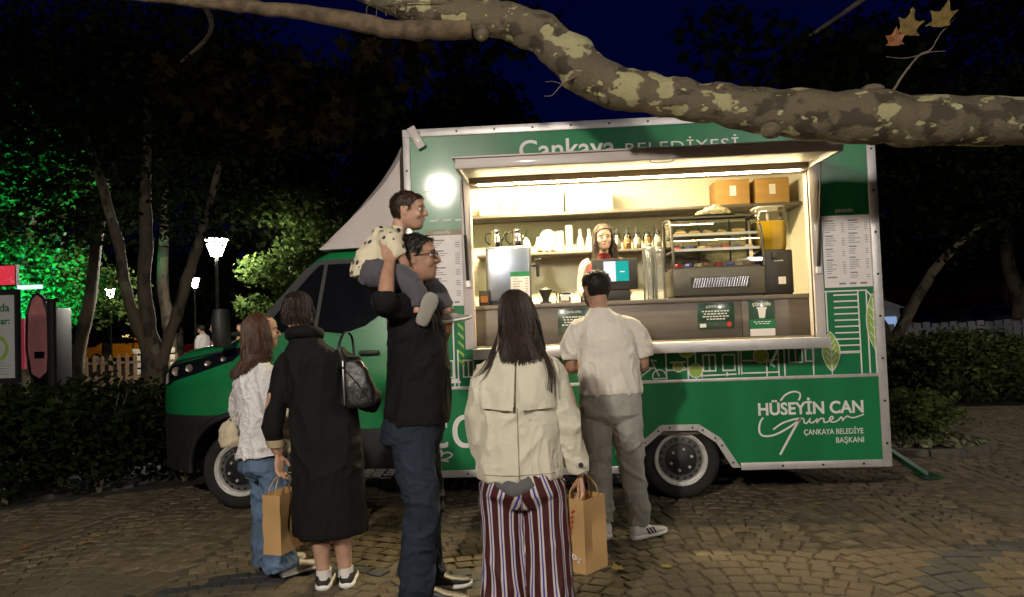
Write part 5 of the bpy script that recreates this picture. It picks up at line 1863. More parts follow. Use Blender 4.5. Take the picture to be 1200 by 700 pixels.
def face_bits(M, parent, brow):
    P = lambda *a: M @ V(a)
    k = M.to_scale()[0]
    R4 = M.to_3x3().to_4x4()
    for s in (-1, 1):
        e = Geo().blob(P(s * .145, .322, .50), (.058, .05, .034), R4).build('eye', M_eyew, parent, 60)
        Geo().blob(P(s * .145, .362, .50), (.026, .014, .026), R4).build('iris', M_eyed, e, 60)
        g = Geo()
        g.tube([P(s * .07, .395, .585), P(s * .14, .405, .612), P(s * .22, .34, .59)], [.012 * k, .016 * k, .008 * k], 6)
        g.build('eyebrow', brow, parent, 60)
        g = Geo()
        g.tube([P(s * .09, .365, .515), P(s * .145, .382, .53), P(s * .205, .335, .512)], [.006 * k, .009 * k, .006 * k], 5)
        g.build('eyelash', brow, parent, 60)
    g = Geo()
    g.blob(P(0, .386, .260), (.066, .022, .015), R4)
    g.blob(P(0, .381, .228), (.056, .022, .017), R4)
    g.build('lips', M_lip, parent, 60)

def head_shell(M, keep, m, parent, name, grow=1.05, rough=.018, seed=0, freq=9.0, fuzz=0, flen=.016):
    """hair as a shell over the skull wherever keep(x,y,z) says so (head units)"""
    zs = [i / 90 for i in range(3, 91)]
    cols = list(zip(*HS))
    n = 84
    g = Geo()
    grid = []
    for z in zs:
        f, b, w = (float(np.interp(z, cols[0], cols[i])) for i in (1, 2, 3))
        row = []
        for j in range(n):
            t = 2 * PI * j / n
            c, s_ = math.cos(t), math.sin(t)
            p = V((w * math.copysign(abs(c) ** .93, c), (f + b) / 2 + (f - b) / 2 * math.copysign(abs(s_) ** .93, s_), z))
            d = (p - V((0, -.03, .55)))
            q = V((0, -.03, .55)) + d * grow
            q += d.normalized() * rough * noise.noise(V((p.x * freq, p.y * freq, p.z * freq * .7)) + V((seed, 0, 0)))
            row.append((p, q))
        grid.append(row)
    idx = {}
    for i in range(len(zs) - 1):
        for j in range(n):
            k = (j + 1) % n
            cell = [(i, j), (i, k), (i + 1, k), (i + 1, j)]
            cen = sum((grid[a][b][0] for a, b in cell), V()) / 4
            if not keep(cen.x, cen.y, cen.z):
                continue
            f_ = []
            for ab in cell:
                if ab not in idx:
                    idx[ab] = len(g.v)
                    g.v.append(tuple(M @ grid[ab[0]][ab[1]][1]))
                f_.append(idx[ab])
            g.f.append(tuple(f_))
            g.m.append(0)
    me = g.mesh(name)
    bm = bmesh.new()
    bm.from_mesh(me)
    bd = {v for e in bm.edges if e.is_boundary for v in e.verts}
    C = M @ V((0, -.03, .55))
    for v in bd:
        v.co = C + (v.co - C) * (.945 if v.co.z < C.z + .08 else .985)
    bm.to_mesh(me)
    bm.free()
    o = put(me, name, m, parent, 180)
    if fuzz:
        rr = random.Random(seed + 5)
        fg = Geo()
        R3 = M.to_3x3()
        polys = list(me.polygons)
        for k_ in range(fuzz):
            f_ = polys[rr.randrange(len(polys))]
            c_, n_ = f_.center.copy(), f_.normal.copy()
            d_ = R3 @ V((0, -.5 if c_.y < C.y + .05 else .45, -.8))
            d_ = (d_ - n_ * d_.dot(n_)).normalized()
            d_ = (d_ + V((rr.uniform(-.4, .4), rr.uniform(-.4, .4), rr.uniform(-.3, .3)))).normalized()
            L_ = flen * rr.uniform(.6, 1.3)
            fg.tube([c_ - n_ * .002, c_ + d_ * L_ * .5 + n_ * L_ * .22, c_ + d_ * L_ + n_ * L_ * .15], [.0016, .0014, .0005], 3, caps=False)
        fg.build('hair_strands', m, o, 60, fixn=False, kind='stuff')
    return o

def short_line(y):
    return float(np.interp(y, [-.45, -.25, -.14, -.02, .08, .2, .3, .42], [.13, .16, .34, .52, .50, .66, .78, .82]))

def strands(g, paths, r0=.004, r1=.0012):
    for p in paths:
        n = len(p)
        g.tube(p, [(r0 * min(1, .5 + i / n * 3) * (1 - i / (n - 1)) + r1 * (i / (n - 1))) for i in range(n)], 4, caps=False)

def long_hair(M, length, n, m, parent, spread=1.15, wave=.010, amin=-1.9, amax=1.9, seed=1, part=.0, tilt=0.0, fill=True, front=0.0, taper=1.0, coll=None):
    r = random.Random(seed)
    P = lambda q: M @ q
    k = M.to_scale()[0]
    paths = []
    for i in range(n):
        a = r.uniform(amin, amax)
        lay = r.uniform(.88, 1.06)
        ln = length * r.uniform(.82, 1.03) * (1 - .12 * abs(a) / 2)
        pts = []
        rx, ry, rz = .375 * lay, .49 * lay, .43 * lay
        for ph in (86, 70, 50, 30, 10):
            t = math.radians(ph)
            pts.append(V((part * (ph / 86) + rx * math.cos(t) * math.sin(a), -.03 - ry * math.cos(t) * math.cos(a), .60 + rz * math.sin(t))))
        e = pts[-1]
        ph0, ph1 = r.uniform(0, 6.28), r.uniform(0, 6.28)
        steps = 9
        for s in range(1, steps + 1):
            t = s / steps
            w = wave / k * (t ** .7)
            sp = 1 + (spread - 1) * math.sin(min(1, t * 1.3) * PI / 2) - (1 - taper) * max(0, t - .5) * 1.2
            x = e.x * sp + w * math.sin(t * 7 + ph0) + tilt * t
            y = e.y * (1 + .10 * t) + w * math.sin(t * 6 + ph1) + (front * t if abs(a) > 1.2 else 0)
            z = e.z - t * ln / k
            pts.append(V((x, y, z)))
        wp = [P(q) for q in pts]
        if coll is not None:
            gap = .006 + .02 * r.random()
            wp = wp[:6] + [over_back(coll, q, gap) for q in wp[6:]]
        paths.append(wp)
    g = Geo()
    strands(g, paths, .0042, .0012)
    if fill:
        q = Geo()
        L = length / k
        q.ovals([(part, -.05, .60 + .41, .06, .1), (part * .5, -.06, .60 + .36, .22, .3), (0, -.06, .60 + .18, .345, .43), (0, -.10, .55, .365, .42), (0, -.22, .3, .36, .30),
                 (tilt * .2, -.34, .6 - L * .28, .33 * spread * .93, .20), (tilt * .35, -.42, .6 - L * .42, .20 * spread * taper, .10)], 20, M=M)
        o = len(g.v)
        g.add(q.v, q.f)
    return g.build('hair', m, parent, 60, fixn=False)

def hand(g, w, d, t, n, curl=.6, k=1.0):
    """w wrist, d towards the fingers, t towards the thumb, n palm side"""
    w, d, t, n = V(w), V(d).normalized(), V(t).normalized(), V(n).normalized()
    t = (t - d * t.dot(d)).normalized()
    n = (n - d * n.dot(d) - t * n.dot(t)).normalized()
    g.tube([w - d * .02 * k, w + d * .02 * k, w + d * .055 * k, w + d * .092 * k], [.026 * k, .034 * k, .043 * k, .040 * k], 12, flat=.42, side=t)
    for i, L in enumerate((.070, .080, .074, .058)):
        off = .033 - .022 * i
        p = w + d * (.082 - .004 * abs(i - 1)) * k + t * off * k
        pts = [p]
        f = (d + t * (.10 - .075 * i)).normalized()
        for sgl, c in zip((.44, .31, .25), (.35, .8, 1.25)):
            a = curl * c
            p = p + (f * math.cos(a) + n * math.sin(a)) * L * sgl * k
            pts.append(p)
        g.tube(pts, [.0098 * k, .0092 * k, .0085 * k, .0068 * k], 8)
    p = w + d * .028 * k + t * .030 * k
    q = p + (d * .62 + t * .66 + n * .35).normalized() * .042 * k
    e = q + (d * .85 + t * .15 + n * .5).normalized() * .034 * k
    g.tube([p - t * .012 * k, p, q, e], [.013 * k, .0125 * k, .0115 * k, .0085 * k], 8)

def limb(g, pts, rad, n=14, sub=5):
    s = spline([(*p, r) for p, r in zip(pts, rad)], sub)
    g.tube([q[:3] for q in s], [q[3] for q in s], n)

def body(g, parent, m, voxel=.006):
    me = remeshed(g, voxel, 2)
    return put(me, 'body', m, parent, 180)

def garment(g, name, m, parent, voxel=.009, smooth=4, amp=.006, s=(9, 9, 9), seed=0, fn=None):
    me = remeshed(g, voxel, smooth)
    if amp:
        wrinkle(me, amp, *s, seed, fn)
    return put(me, name, m, parent, 180)

def shoe(parent, x, y, ang, L, mu, ms, name='shoe', z=0.0, M=None, stripes=None, fat=1.0):
    M = M or (Matrix.Translation(V((x, y, z))) @ Matrix.Rotation(ang, 4, 'Z'))
    def rings(tab):
        out = []
        for s, w, z0, z1 in tab:
            r = []
            for j in range(16):
                t = 2 * PI * j / 16
                c, q = math.cos(t), math.sin(t)
                r.append(M @ V((w * fat * math.copysign(abs(c) ** .75, c), s * L - L * .25, (z0 + z1) / 2 + (z1 - z0) / 2 * math.copysign(abs(q) ** .75, q))))
            out.append(r)
        return out
    k = L / .27
    g = Geo().loft(rings([(0, .022, .02 * k, .055 * k), (.04, .033, .02 * k, .085 * k), (.15, .038, .02 * k, .095 * k), (.30, .038, .02 * k, .092 * k), (.45, .040, .02 * k, .078 * k), (.62, .045, .02 * k, .060 * k), (.80, .044, .02 * k, .05 * k), (.94, .033, .02 * k, .043 * k), (1.0, .015, .02 * k, .036 * k)]))
    o = g.build(name, mu, parent, 60)
    g = Geo().loft(rings([(-.015, .022, .0, .03 * k), (.03, .036, 0, .032 * k), (.2, .042, 0, .030 * k), (.45, .043, 0, .028 * k), (.65, .050, 0, .028 * k), (.85, .047, 0, .030 * k), (.97, .034, .004, .033 * k), (1.02, .016, .01, .034 * k)]))
    g.build('sole', ms, o, 60)
    if stripes:
        for i in range(3):
            g = Geo()
            for sd in (-1, 1):
                s0 = (.38 + i * .09) * L - L * .25
                q = [V((sd * (.0415 + .004 * kk), s0 + dy, zz)) for dy, zz, kk in ((0, .03, 1), (.012, .03, 1), (-.012, .068, .3), (-.024, .068, .1))]
                g.add([M @ p for p in q] + [M @ (p - V((sd * .012, 0, 0))) for p in q], [(0, 1, 2, 3), (4, 7, 6, 5), (0, 4, 5, 1), (1, 5, 6, 2), (2, 6, 7, 3), (3, 7, 4, 0)])
            g.build('stripe', stripes, o, smooth=0, kind='stuff')
    return o

def leg_folds(c):
    return .45 + .7 * math.exp(-((c.z - .46) / .12) ** 2) + .9 * math.exp(-((c.z - .12) / .12) ** 2)

# ---------------------------------------------------------------- man in white T-shirt at the counter
p = thing('person', 'man in white T-shirt and grey trousers leaning at the serving shelf', 'person', (.66, -.93, 0), 0.0)
g = Geo()
HM = head_matrix((-.058, .065, 1.492), .240, .42, .05, -.03)
head_geo(g, HM)
limb(g, [(-.025, -.01, 1.36), (-.045, -.01, 1.46), (-.055, .0, 1.56)], [.06, .058, .06])
limb(g, [(0, 0, .80), (0, 0, 1.1), (-.02, 0, 1.36)], [.11, .10, .06])
limb(g, [(.10, 0, 1.38), (.175, .0, 1.345), (.212, .02, 1.20), (.222, .05, 1.10), (.20, .18, 1.13), (.17, .30, 1.16)], [.055, .052, .046, .042, .04, .028])
hand(g, (.165, .31, 1.165), (-.2, 1, .05), (-1, -.1, .3), (0, 0, -1), .35)
limb(g, [(-.12, 0, 1.38), (-.20, .0, 1.345), (-.235, .03, 1.19), (-.24, .06, 1.10), (-.21, .18, 1.13), (-.16, .30, 1.16)], [.055, .052, .046, .042, .04, .028])
hand(g, (-.155, .31, 1.165), (.2, 1, .05), (1, -.1, .3), (0, 0, -1), .35)
limb(g, [(.09, 0, .85), (.125, .03, .48), (.155, 0, .07)], [.07, .042, .036])
limb(g, [(-.09, 0, .85), (-.085, .05, .48), (-.07, .06, .07)], [.07, .042, .036])
body(g, p, M_skin2)
face_bits(HM, p, M_hairb)
head_shell(HM, lambda x, y, z: z > short_line(y) and not (abs(x) > .29 and -.13 < y < .05 and z < .58), M_hairb, p, 'hair', 1.035, .02, 1, 22, 1500, .016)
head_shell(HM, lambda x, y, z: (z < .30 + (.15 if y < .15 else 0) and y > .02 and z > .02 and not (z > .19 and z < .29 and abs(x) < .1)), M_hairb, p, 'beard', 1.02, .02, 2, 25)
g = Geo()
g.ovals([(.0, 0, .93, .205, .135), (.0, 0, .96, .208, .14), (0, 0, 1.08, .192, .130), (-.005, 0, 1.22, .196, .130), (-.01, -.005, 1.31, .192, .122), (-.02, -.01, 1.375, .165, .105), (-.03, -.012, 1.425, .12, .085), (-.042, -.01, 1.465, .078, .07), (-.045, -.008, 1.485, .066, .064)], 26, 2.4)
limb(g, [(.09, -.005, 1.355), (.165, 0, 1.335), (.21, .012, 1.25), (.228, .03, 1.165)], [.075, .073, .069, .068])
limb(g, [(-.11, -.005, 1.355), (-.19, 0, 1.335), (-.235, .015, 1.25), (-.252, .03, 1.165)], [.075, .073, .069, .068])
garment(g, 't_shirt', cloth('white_cotton', (.70, .66, .60)), p, .0065, 2, .014, (8, 8, 4), 3, lambda c: .55 + .8 * max(0, min(1, (1.3 - c.z) / .3)))
g = Geo()
g.ovals([(.0, 0, .955, .192, .125), (0, -.005, .88, .200, .140), (0, -.01, .80, .195, .135), (0, 0, .74, .12, .09)], 24, 2.3)
limb(g, [(.095, 0, .86), (.105, .01, .68), (.125, .03, .48), (.145, .0, .25), (.155, 0, .09)], [.108, .102, .082, .074, .060])
limb(g, [(-.095, 0, .86), (-.095, .01, .68), (-.085, .05, .48), (-.075, .05, .25), (-.07, .06, .09)], [.108, .102, .082, .074, .060])
garment(g, 'trousers', cloth('grey_cotton', (.31, .305, .28)), p, .0065, 3, .014, (6, 6, 7), 5, leg_folds)
shoe(p, .16, .0, -.95, .285, M_wshoe, M_wsole, stripes=M_bshoe)
shoe(p, -.06, .06, .1, .285, M_wshoe, M_wsole, stripes=M_bshoe)

# ---------------------------------------------------------------- woman in beige jacket and striped trousers
p = thing('person', 'long-haired woman in beige jacket and striped wide trousers, seen from behind', 'person', (.139, -2.22, 0), 0.0)
g = Geo()
HM = head_matrix((.0, .055, 1.335), .220, -.1, -.05)
head_geo(g, HM)
limb(g, [(0, -.02, 1.2), (0, -.015, 1.3), (0, 0, 1.40)], [.07, .052, .05])
limb(g, [(0, 0, .70), (0, 0, 1.0), (0, 0, 1.18)], [.11, .10, .06])
limb(g, [(.10, 0, 1.22), (.175, .0, 1.16), (.235, -.01, .98), (.268, .03, .72), (.272, .04, .68)], [.045, .045, .04, .03, .026])
hand(g, (.272, .04, .67), (.02, .02, -1), (-.2, 1, 0), (-1, 0, 0), 1.1)
limb(g, [(-.08, 0, 1.19), (-.15, .0, 1.14), (-.195, -.03, 1.0), (-.17, .05, .76), (-.155, .07, .71)], [.05, .05, .042, .03, .026])
hand(g, (-.15, .07, .70), (.1, .1, -1), (.2, 1, 0), (1, 0, 0), .7)
limb(g, [(.09, 0, .75), (.1, .0, .40), (.1, 0, .06)], [.09, .055, .036])
limb(g, [(-.08, 0, .75), (-.08, .0, .40), (-.08, 0, .06)], [.09, .055, .036])
body(g, p, M_skin)
face_bits(HM, p, M_haird)
M_beige = cloth('beige_canvas', (.56, .53, .43), .2, 160, .06)
g = Geo()
g.ovals([(-.01, 0, .685, .198, .150), (-.01, 0, .72, .202, .153), (-.01, 0, .85, .196, .15), (0, 0, 1.0, .186, .145), (0, 0, 1.10, .182, .14), (0, -.005, 1.18, .168, .125), (0, -.01, 1.24, .135, .105), (0, -.01, 1.285, .095, .085), (0, -.01, 1.32, .072, .068), (0, -.01, 1.35, .066, .062)], 26, 2.5)
limb(g, [(.08, -.01, 1.19), (.155, -.01, 1.145), (.20, -.02, 1.01), (.235, -.01, .86), (.262, .03, .70)], [.072, .071, .064, .060, .052])
limb(g, [(-.08, -.01, 1.19), (-.155, -.01, 1.145), (-.185, -.035, 1.04), (-.19, .0, .88), (-.165, .05, .74)], [.072, .071, .064, .060, .052])
jk = garment(g, 'jacket', M_beige, p, .0065, 2, .0125, (8, 8, 4), 11)
BV = bvh_of(jk.data)
# storm flap: two panels split by a slit down the back
def back_y(x, z):
    hit = BV.ray_cast(V((x, -1.5, z)), V((0, 1, 0)))
    return (hit[0].y if hit[0] is not None else -.06) - .004
for s in (-1, 1):
    g = Geo()
    nx, nz = 12, 12
    grid = []
    for i in range(nz + 1):
        t = i / nz
        z = 1.235 - .225 * t
        for j in range(nx + 1):
            u = j / nx
            x0 = -.005 + s * (.003 + .014 * t)
            xe = s * (.115 + .055 * min(1, t * 2.2))
            x = x0 + (xe - x0) * u
            y = min(back_y(x, z), back_y(x, z - .02)) - .002 - .018 * t * (1 - .55 * u) - .005 * math.sin(u * 9 + s) * t - (.010 * t if j == 0 else 0)
            grid.append((x, y, z + .010 * u * t * (1 if s < 0 else .4)))
    W = nx + 1
    fs = [(i * W + j, i * W + j + 1, (i + 1) * W + j + 1, (i + 1) * W + j) for i in range(nz) for j in range(nx)]
    n0 = len(grid)
    g.add(grid + [(x, y + .004, z) for x, y, z in grid], fs + [tuple(n0 + k for k in reversed(f)) for f in fs])
    g.build('storm_flap', M_beige, p, 60, fixn=False)
long_hair(HM, .275, 900, M_haird, p, 1.12, .016, -1.75, 1.75, 3, part=-.06, tilt=.14, taper=.95, coll=BV)
g = Geo()
strd = []
for i in range(16):          # loose locks falling over the left shoulder
    a = random.uniform(0, 1)
    strd.append([over_back(BV, V(q), .012) for q in spline([(-.075 - .01 * a, -.02, 1.44), (-.088, -.05, 1.36), (-.10 - .02 * a, -.09, 1.28), (-.12 - .03 * a, -.125, 1.22), (-.15 - .05 * a, -.14, 1.18 - .02 * a)], 4)])
for i in range(14):
    a = random.uniform(0, 1)
    strd.append([over_back(BV, V(q), .012) for q in spline([(.08, -.03, 1.44), (.10, -.07, 1.34), (.125 + .02 * a, -.11, 1.24), (.14 + .03 * a, -.13, 1.16), (.13 + .04 * a, -.14, 1.10 - .03 * a)], 4)])
strands(g, strd, .004, .001)
g.build('hair_locks', M_haird, p, 60, fixn=False)
# slit and hem seams
g = Geo()
g.tube([(-.006, back_y(-.006, z) + .002, z) for z in np.linspace(1.02, .70, 14)], .0025, 5)
g.tube([(x, back_y(x, .718) + .002, .718) for x in np.linspace(-.17, .155, 20)], .002, 5)
g.build('seam', cloth('beige_dark_thread', (.28, .23, .15)), p, kind='stuff')
Geo().lathe([(0, -.004), (.012, -.004), (.012, .003), (0, .003)], (.275, -.042, .735), 14, axis='Y').build('cuff_button', M_bshoe, p, 60)
g = Geo()
g.ovals([(-.03, -.01, .615, .03, .145), (-.03, -.01, .635, .09, .158), (-.02, -.008, .665, .15, .160), (-.01, 0, .74, .18, .14)], 24, 2.3)
garment(g, 'grey_shirt', cloth('grey_jersey', (.10, .10, .105)), p, .009, 3, .005, (8, 8, 8), 2)

def stripes():
    m = bpy.data.materials.new('striped_cotton')
    m.use_nodes = True
    nt = m.node_tree
    L = nt.links
    b = nt.nodes['Principled BSDF']
    a = nt.nodes.new('ShaderNodeAttribute')
    a.attribute_name = 'around'
    dv = nt.nodes.new('ShaderNodeMath'); dv.operation = 'DIVIDE'; dv.inputs[1].default_value = .056
    fr = nt.nodes.new('ShaderNodeMath'); fr.operation = 'FRACT'
    L.new(a.outputs['Fac'], dv.inputs[0]); L.new(dv.outputs[0], fr.inputs[0])
    rp = nt.nodes.new('ShaderNodeValToRGB')
    cr = rp.color_ramp
    cr.interpolation = 'CONSTANT'
    mar, wh, bl = (.055, .012, .014, 1), (.50, .46, .43, 1), (.05, .04, .34, 1)
    cr.elements[0].position = 0; cr.elements[0].color = mar
    cr.elements[1].position = .54; cr.elements[1].color = wh
    for pos, c in ((.70, bl), (.83, wh), (.98, mar)):
        e = cr.elements.new(pos); e.color = c
    L.new(fr.outputs[0], rp.inputs[0])
    L.new(rp.outputs[0], b.inputs['Base Color'])
    b.inputs['Roughness'].default_value = .7
    b.inputs['Specular IOR Level'].default_value = .25
    return m
g = Geo()
g.ovals([(-.005, 0, .76, .17, .125), (-.005, -.005, .70, .190, .145), (-.005, -.01, .62, .192, .145), (0, 0, .55, .13, .11)], 24, 2.3)
LEGS = ([(.095, 0, .66), (.10, .0, .45), (.105, 0, .25), (.11, -.01, .04)], [(-.10, 0, .66), (-.10, .0, .45), (-.095, 0, .25), (-.09, -.01, .04)])
for lg in LEGS:
    limb(g, lg, [.108, .105, .110, .118])
me = remeshed(g, .008, 3)
wrinkle(me, .012, 9, 6, 2.6, 17, lambda c: .5 + max(0, (.6 - c.z)) * 1.4)
at = me.attributes.new('around', 'FLOAT', 'POINT')
vals = []
for v in me.vertices:
    lg = LEGS[0] if v.co.x > -.002 else LEGS[1]
    ax = float(np.interp(-v.co.z, [-q[2] for q in lg], [q[0] for q in lg]))
    if v.co.z > .60:
        ax *= max(.0, 1 - (v.co.z - .60) * 3)
    ang = math.atan2(v.co.x - ax, -(v.co.y))
    vals.append((ang if True else 0) * (.112 if v.co.z < .62 else .112 + (v.co.z - .62) * .3) + (.4 if lg is LEGS[0] else .38))
at.data.foreach_set('value', vals)
put(me, 'striped_trousers', stripes(), p, 180)
shoe(p, .11, .05, -.1, .25, M_bshoe, M_wsole)
shoe(p, -.09, .05, .1, .25, M_bshoe, M_wsole)

# ---------------------------------------------------------------- woman in long black coat
M_coat = cloth('black_wool', (.0065, .0062, .006), .3, 140, .2, sheen=0)
p = thing('person', 'woman in long black coat and trainers leaning towards the girl', 'person', (-1.0, -1.72, 0), .10)
g = Geo()
HM = head_matrix((-.105, .065, 1.405), .215, .35, .1, -.05)
head_geo(g, HM)
limb(g, [(-.03, 0, 1.28), (-.06, -.0, 1.37), (-.10, .0, 1.46)], [.055, .052, .052])
limb(g, [(.04, 0, .55), (.03, 0, 1.0), (-.01, 0, 1.26)], [.11, .10, .06])
limb(g, [(-.09, 0, 1.24), (-.165, 0, 1.19), (-.235, -.02, 1.0), (-.235, .0, .80), (-.225, .03, .74)], [.055, .05, .04, .03, .026])
hand(g, (-.225, .03, .735), (.02, .0, -1), (.2, 1, 0), (1, -.2, 0), .8)
limb(g, [(.09, 0, 1.24), (.175, 0, 1.19), (.26, -.02, 1.05), (.24, .18, 1.02), (.12, .26, 1.06)], [.055, .05, .042, .036, .026])
hand(g, (.11, .265, 1.065), (-1, .3, .2), (0, .2, 1), (0, -1, 0), .7)
limb(g, [(.0, -.01, .50), (.0, -.02, .30), (.005, -.005, .18), (.01, .0, .06)], [.062, .055, .043, .036])
limb(g, [(.115, .0, .50), (.115, -.01, .30), (.12, .01, .18), (.125, .02, .06)], [.062, .055, .043, .036])
body(g, p, M_skin)
face_bits(HM, p, M_hairb)
M_hb = hairm('hair_chestnut', (.020, .010, .007))
head_shell(HM, lambda x, y, z: z > float(np.interp(y, [-.45, -.1, .05, .25, .4], [.02, .02, .3, .74, .80])), M_hb, p, 'hair_cap', 1.09, .05, 4, 12)
long_hair(HM, .11, 260, M_hb, p, 1.06, .008, -1.9, 1.9, 8, part=.02, taper=.85)
g = Geo()
g.ovals([(.055, .01, .295, .192, .14), (.055, .01, .33, .196, .145), (.05, .005, .50, .194, .145), (.045, 0, .72, .190, .142), (.03, 0, .95, .176, .132), (.015, 0, 1.12, .174, .130), (0, -.005, 1.22, .172, .122), (-.015, -.01, 1.285, .14, .102), (-.035, -.01, 1.335, .10, .085), (-.05, -.01, 1.375, .085, .08), (-.055, -.008, 1.42, .080, .078)], 28, 2.4)
limb(g, [(-.09, 0, 1.25), (-.16, 0, 1.195), (-.21, -.015, 1.03), (-.235, -.01, .88), (-.23, .02, .80)], [.072, .068, .058, .053, .046])
limb(g, [(.09, 0, 1.25), (.175, 0, 1.195), (.25, -.02, 1.07), (.275, .02, 1.01), (.25, .16, 1.01), (.17, .24, 1.04)], [.075, .072, .07, .066, .06, .05])
ct = garment(g, 'coat', M_coat, p, .0075, 1, .015, (6.5, 6.5, 3.2), 21)
g = Geo()
g.tube([(-.055 + .088 * math.cos(t), -.012 + .085 * math.sin(t), 1.385 - .02 * math.sin(t)) for t in np.linspace(PI * .95, PI * 2.05, 14)], .02, 8, flat=1.6)
g.build('collar', M_coat, p, 60)
g = Geo()
g.ovals([(-.233, .005, .775, .044, .044), (-.235, .0, .815, .05, .05)], 18)
g.build('shirt_cuff', cloth('cream_cuff', (.40, .32, .2)), p, 60)
shoe(p, .005, .02, .12, .255, M_bshoe, M_wsole, fat=1.1)
shoe(p, .13, .04, .1, .255, M_bshoe, M_wsole, fat=1.1)
g = Geo()
for x, y in ((.012, -.0), (.127, .02)):
    g.ovals([(x, y, .055, .041, .045), (x, y, .105, .041, .043)], 16)
g.build('ankle_sock', M_wshoe, p, 60)

# ---------------------------------------------------------------- girl in white blouse
p = thing('person', 'brown-haired girl in white blouse and loose jeans beside the woman in black', 'person', (-1.35, -1.48, 0))
p.rotation_euler = (Matrix.Rotation(-.075, 3, 'Y') @ Matrix.Rotation(-.75, 3, 'Z')).to_euler()
g = Geo()
HM = head_matrix((0, .06, 1.30), .215, -.25, .0)
head_geo(g, HM)
limb(g, [(0, -.02, 1.16), (0, -.01, 1.27), (0, .0, 1.36)], [.065, .048, .046])
limb(g, [(0, 0, .66), (0, 0, .95), (0, 0, 1.14)], [.10, .09, .06])
limb(g, [(.08, 0, 1.15), (.15, 0, 1.10), (.19, -.01, .95), (.18, .12, .84), (.15, .2, .84)], [.045, .045, .038, .032, .024])
hand(g, (.15, .2, .84), (-.3, 1, 0), (-1, 0, .2), (0, 0, -1), .5, .9)
limb(g, [(-.08, 0, 1.15), (-.15, 0, 1.10), (-.195, -.02, .95), (-.20, .05, .80), (-.19, .10, .76)], [.045, .045, .038, .032, .024])
hand(g, (-.19, .10, .755), (.0, .3, -1), (.3, 1, 0), (1, 0, 0), 1.0, .9)
limb(g, [(.085, 0, .70), (.09, .01, .40), (.09, 0, .06)], [.08, .05, .034])
limb(g, [(-.085, 0, .70), (-.09, .01, .40), (-.09, 0, .06)], [.08, .05, .034])
body(g, p, M_skin)
face_bits(HM, p, M_hairbr)
M_hgirl = hairm('hair_auburn', (.060, .026, .012))
GIRLHAIR = HM
g = Geo()
g.ovals([(0, 0, .70, .195, .15), (0, 0, .74, .19, .148), (0, 0, .86, .175, .13), (0, 0, 1.0, .172, .125), (0, 0, 1.12, .175, .12), (0, -.005, 1.18, .15, .10), (0, -.01, 1.225, .09, .075), (0, -.01, 1.25, .06, .058)], 24, 2.3)
limb(g, [(.09, 0, 1.16), (.16, 0, 1.11), (.195, -.01, .97), (.19, .06, .88), (.165, .16, .84)], [.075, .072, .068, .066, .045])
limb(g, [(-.09, 0, 1.16), (-.16, 0, 1.11), (-.20, -.02, .97), (-.205, .02, .86), (-.195, .08, .79)], [.075, .072, .068, .066, .045])
bl = garment(g, 'blouse', mat('embossed_blouse', (.66, .64, .66), .8, crease=.5, var=.06, scale=8, bump=.9, bscale=55, sheen=.1, spec=.2), p, .0065, 2, .014, (8, 8, 6), 31)
long_hair(GIRLHAIR, .29, 800, M_hgirl, p, 1.10, .014, -1.9, 1.9, 14, part=.03, taper=.97, coll=bvh_of(bl.data))
g = Geo()
g.ovals([(0, 0, .78, .15, .115), (0, -.005, .70, .168, .13), (0, -.01, .62, .165, .125), (0, 0, .56, .10, .08)], 22, 2.3)
limb(g, [(.08, 0, .68), (.085, .01, .45), (.09, 0, .25), (.095, -.01, .05)], [.09, .078, .080, .095])
limb(g, [(-.08, 0, .68), (-.085, .02, .45), (-.09, .01, .25), (-.095, .0, .05)], [.09, .078, .080, .095])
M_jean = mat('light_denim', (.10, .155, .25), .85, crease=.6, var=.3, scale=5, bump=.3, bscale=200, spec=.2)
garment(g, 'jeans', M_jean, p, .0065, 3, .015, (7, 7, 7), 33, leg_folds)
shoe(p, .10, .05, -.15, .25, M_wshoe, M_wsole)
shoe(p, -.10, .06, .15, .25, M_wshoe, M_wsole)

# ---------------------------------------------------------------- father carrying the child
FX, FY = -.425, -1.88
p = thing('person', 'tall man in black shirt and dark jeans carrying a toddler on his shoulders', 'person', (FX, FY, 0), -PI / 2 + .08)
g = Geo()
HM = head_matrix((0, .045, 1.642), .250, -.05, .10)
head_geo(g, HM)
limb(g, [(0, -.03, 1.50), (0, -.01, 1.60), (0, .01, 1.70)], [.08, .066, .062])
limb(g, [(0, 0, .85), (0, .01, 1.2), (0, 0, 1.52)], [.12, .12, .11])
limb(g, [(.13, -.01, 1.53), (.20, -.04, 1.52), (.28, -.085, 1.53), (.30, -.09, 1.565), (.25, -.09, 1.65), (.195, -.085, 1.725)], [.06, .052, .043, .041, .036, .027])
hand(g, (.19, -.085, 1.732), (-.45, -.05, 1), (-.2, 1, 0), (-1, 0, -.4), .45)
limb(g, [(-.13, -.01, 1.53), (-.22, .0, 1.48), (-.29, .0, 1.30), (-.27, .10, 1.28), (-.22, .16, 1.38)], [.06, .056, .05, .042, .03])
hand(g, (-.215, .165, 1.39), (.2, .0, 1), (.1, -1, 0), (1, 0, 0), .9)
limb(g, [(.095, 0, .9), (.1, .03, .5), (.1, -.01, .07)], [.07, .045, .036])
limb(g, [(-.095, 0, .9), (-.1, .03, .5), (-.1, .0, .07)], [.07, .045, .036])
body(g, p, M_skin2)
face_bits(HM, p, M_hairb)
head_shell(HM, lambda x, y, z: z > short_line(y) + (.03 if y > .2 else 0) and not (abs(x) > .29 and -.13 < y < .05 and z < .58), M_hairb, p, 'hair', 1.045, .03, 6, 16, 1500, .024)
g = Geo()
P = lambda *a: HM @ V(a)
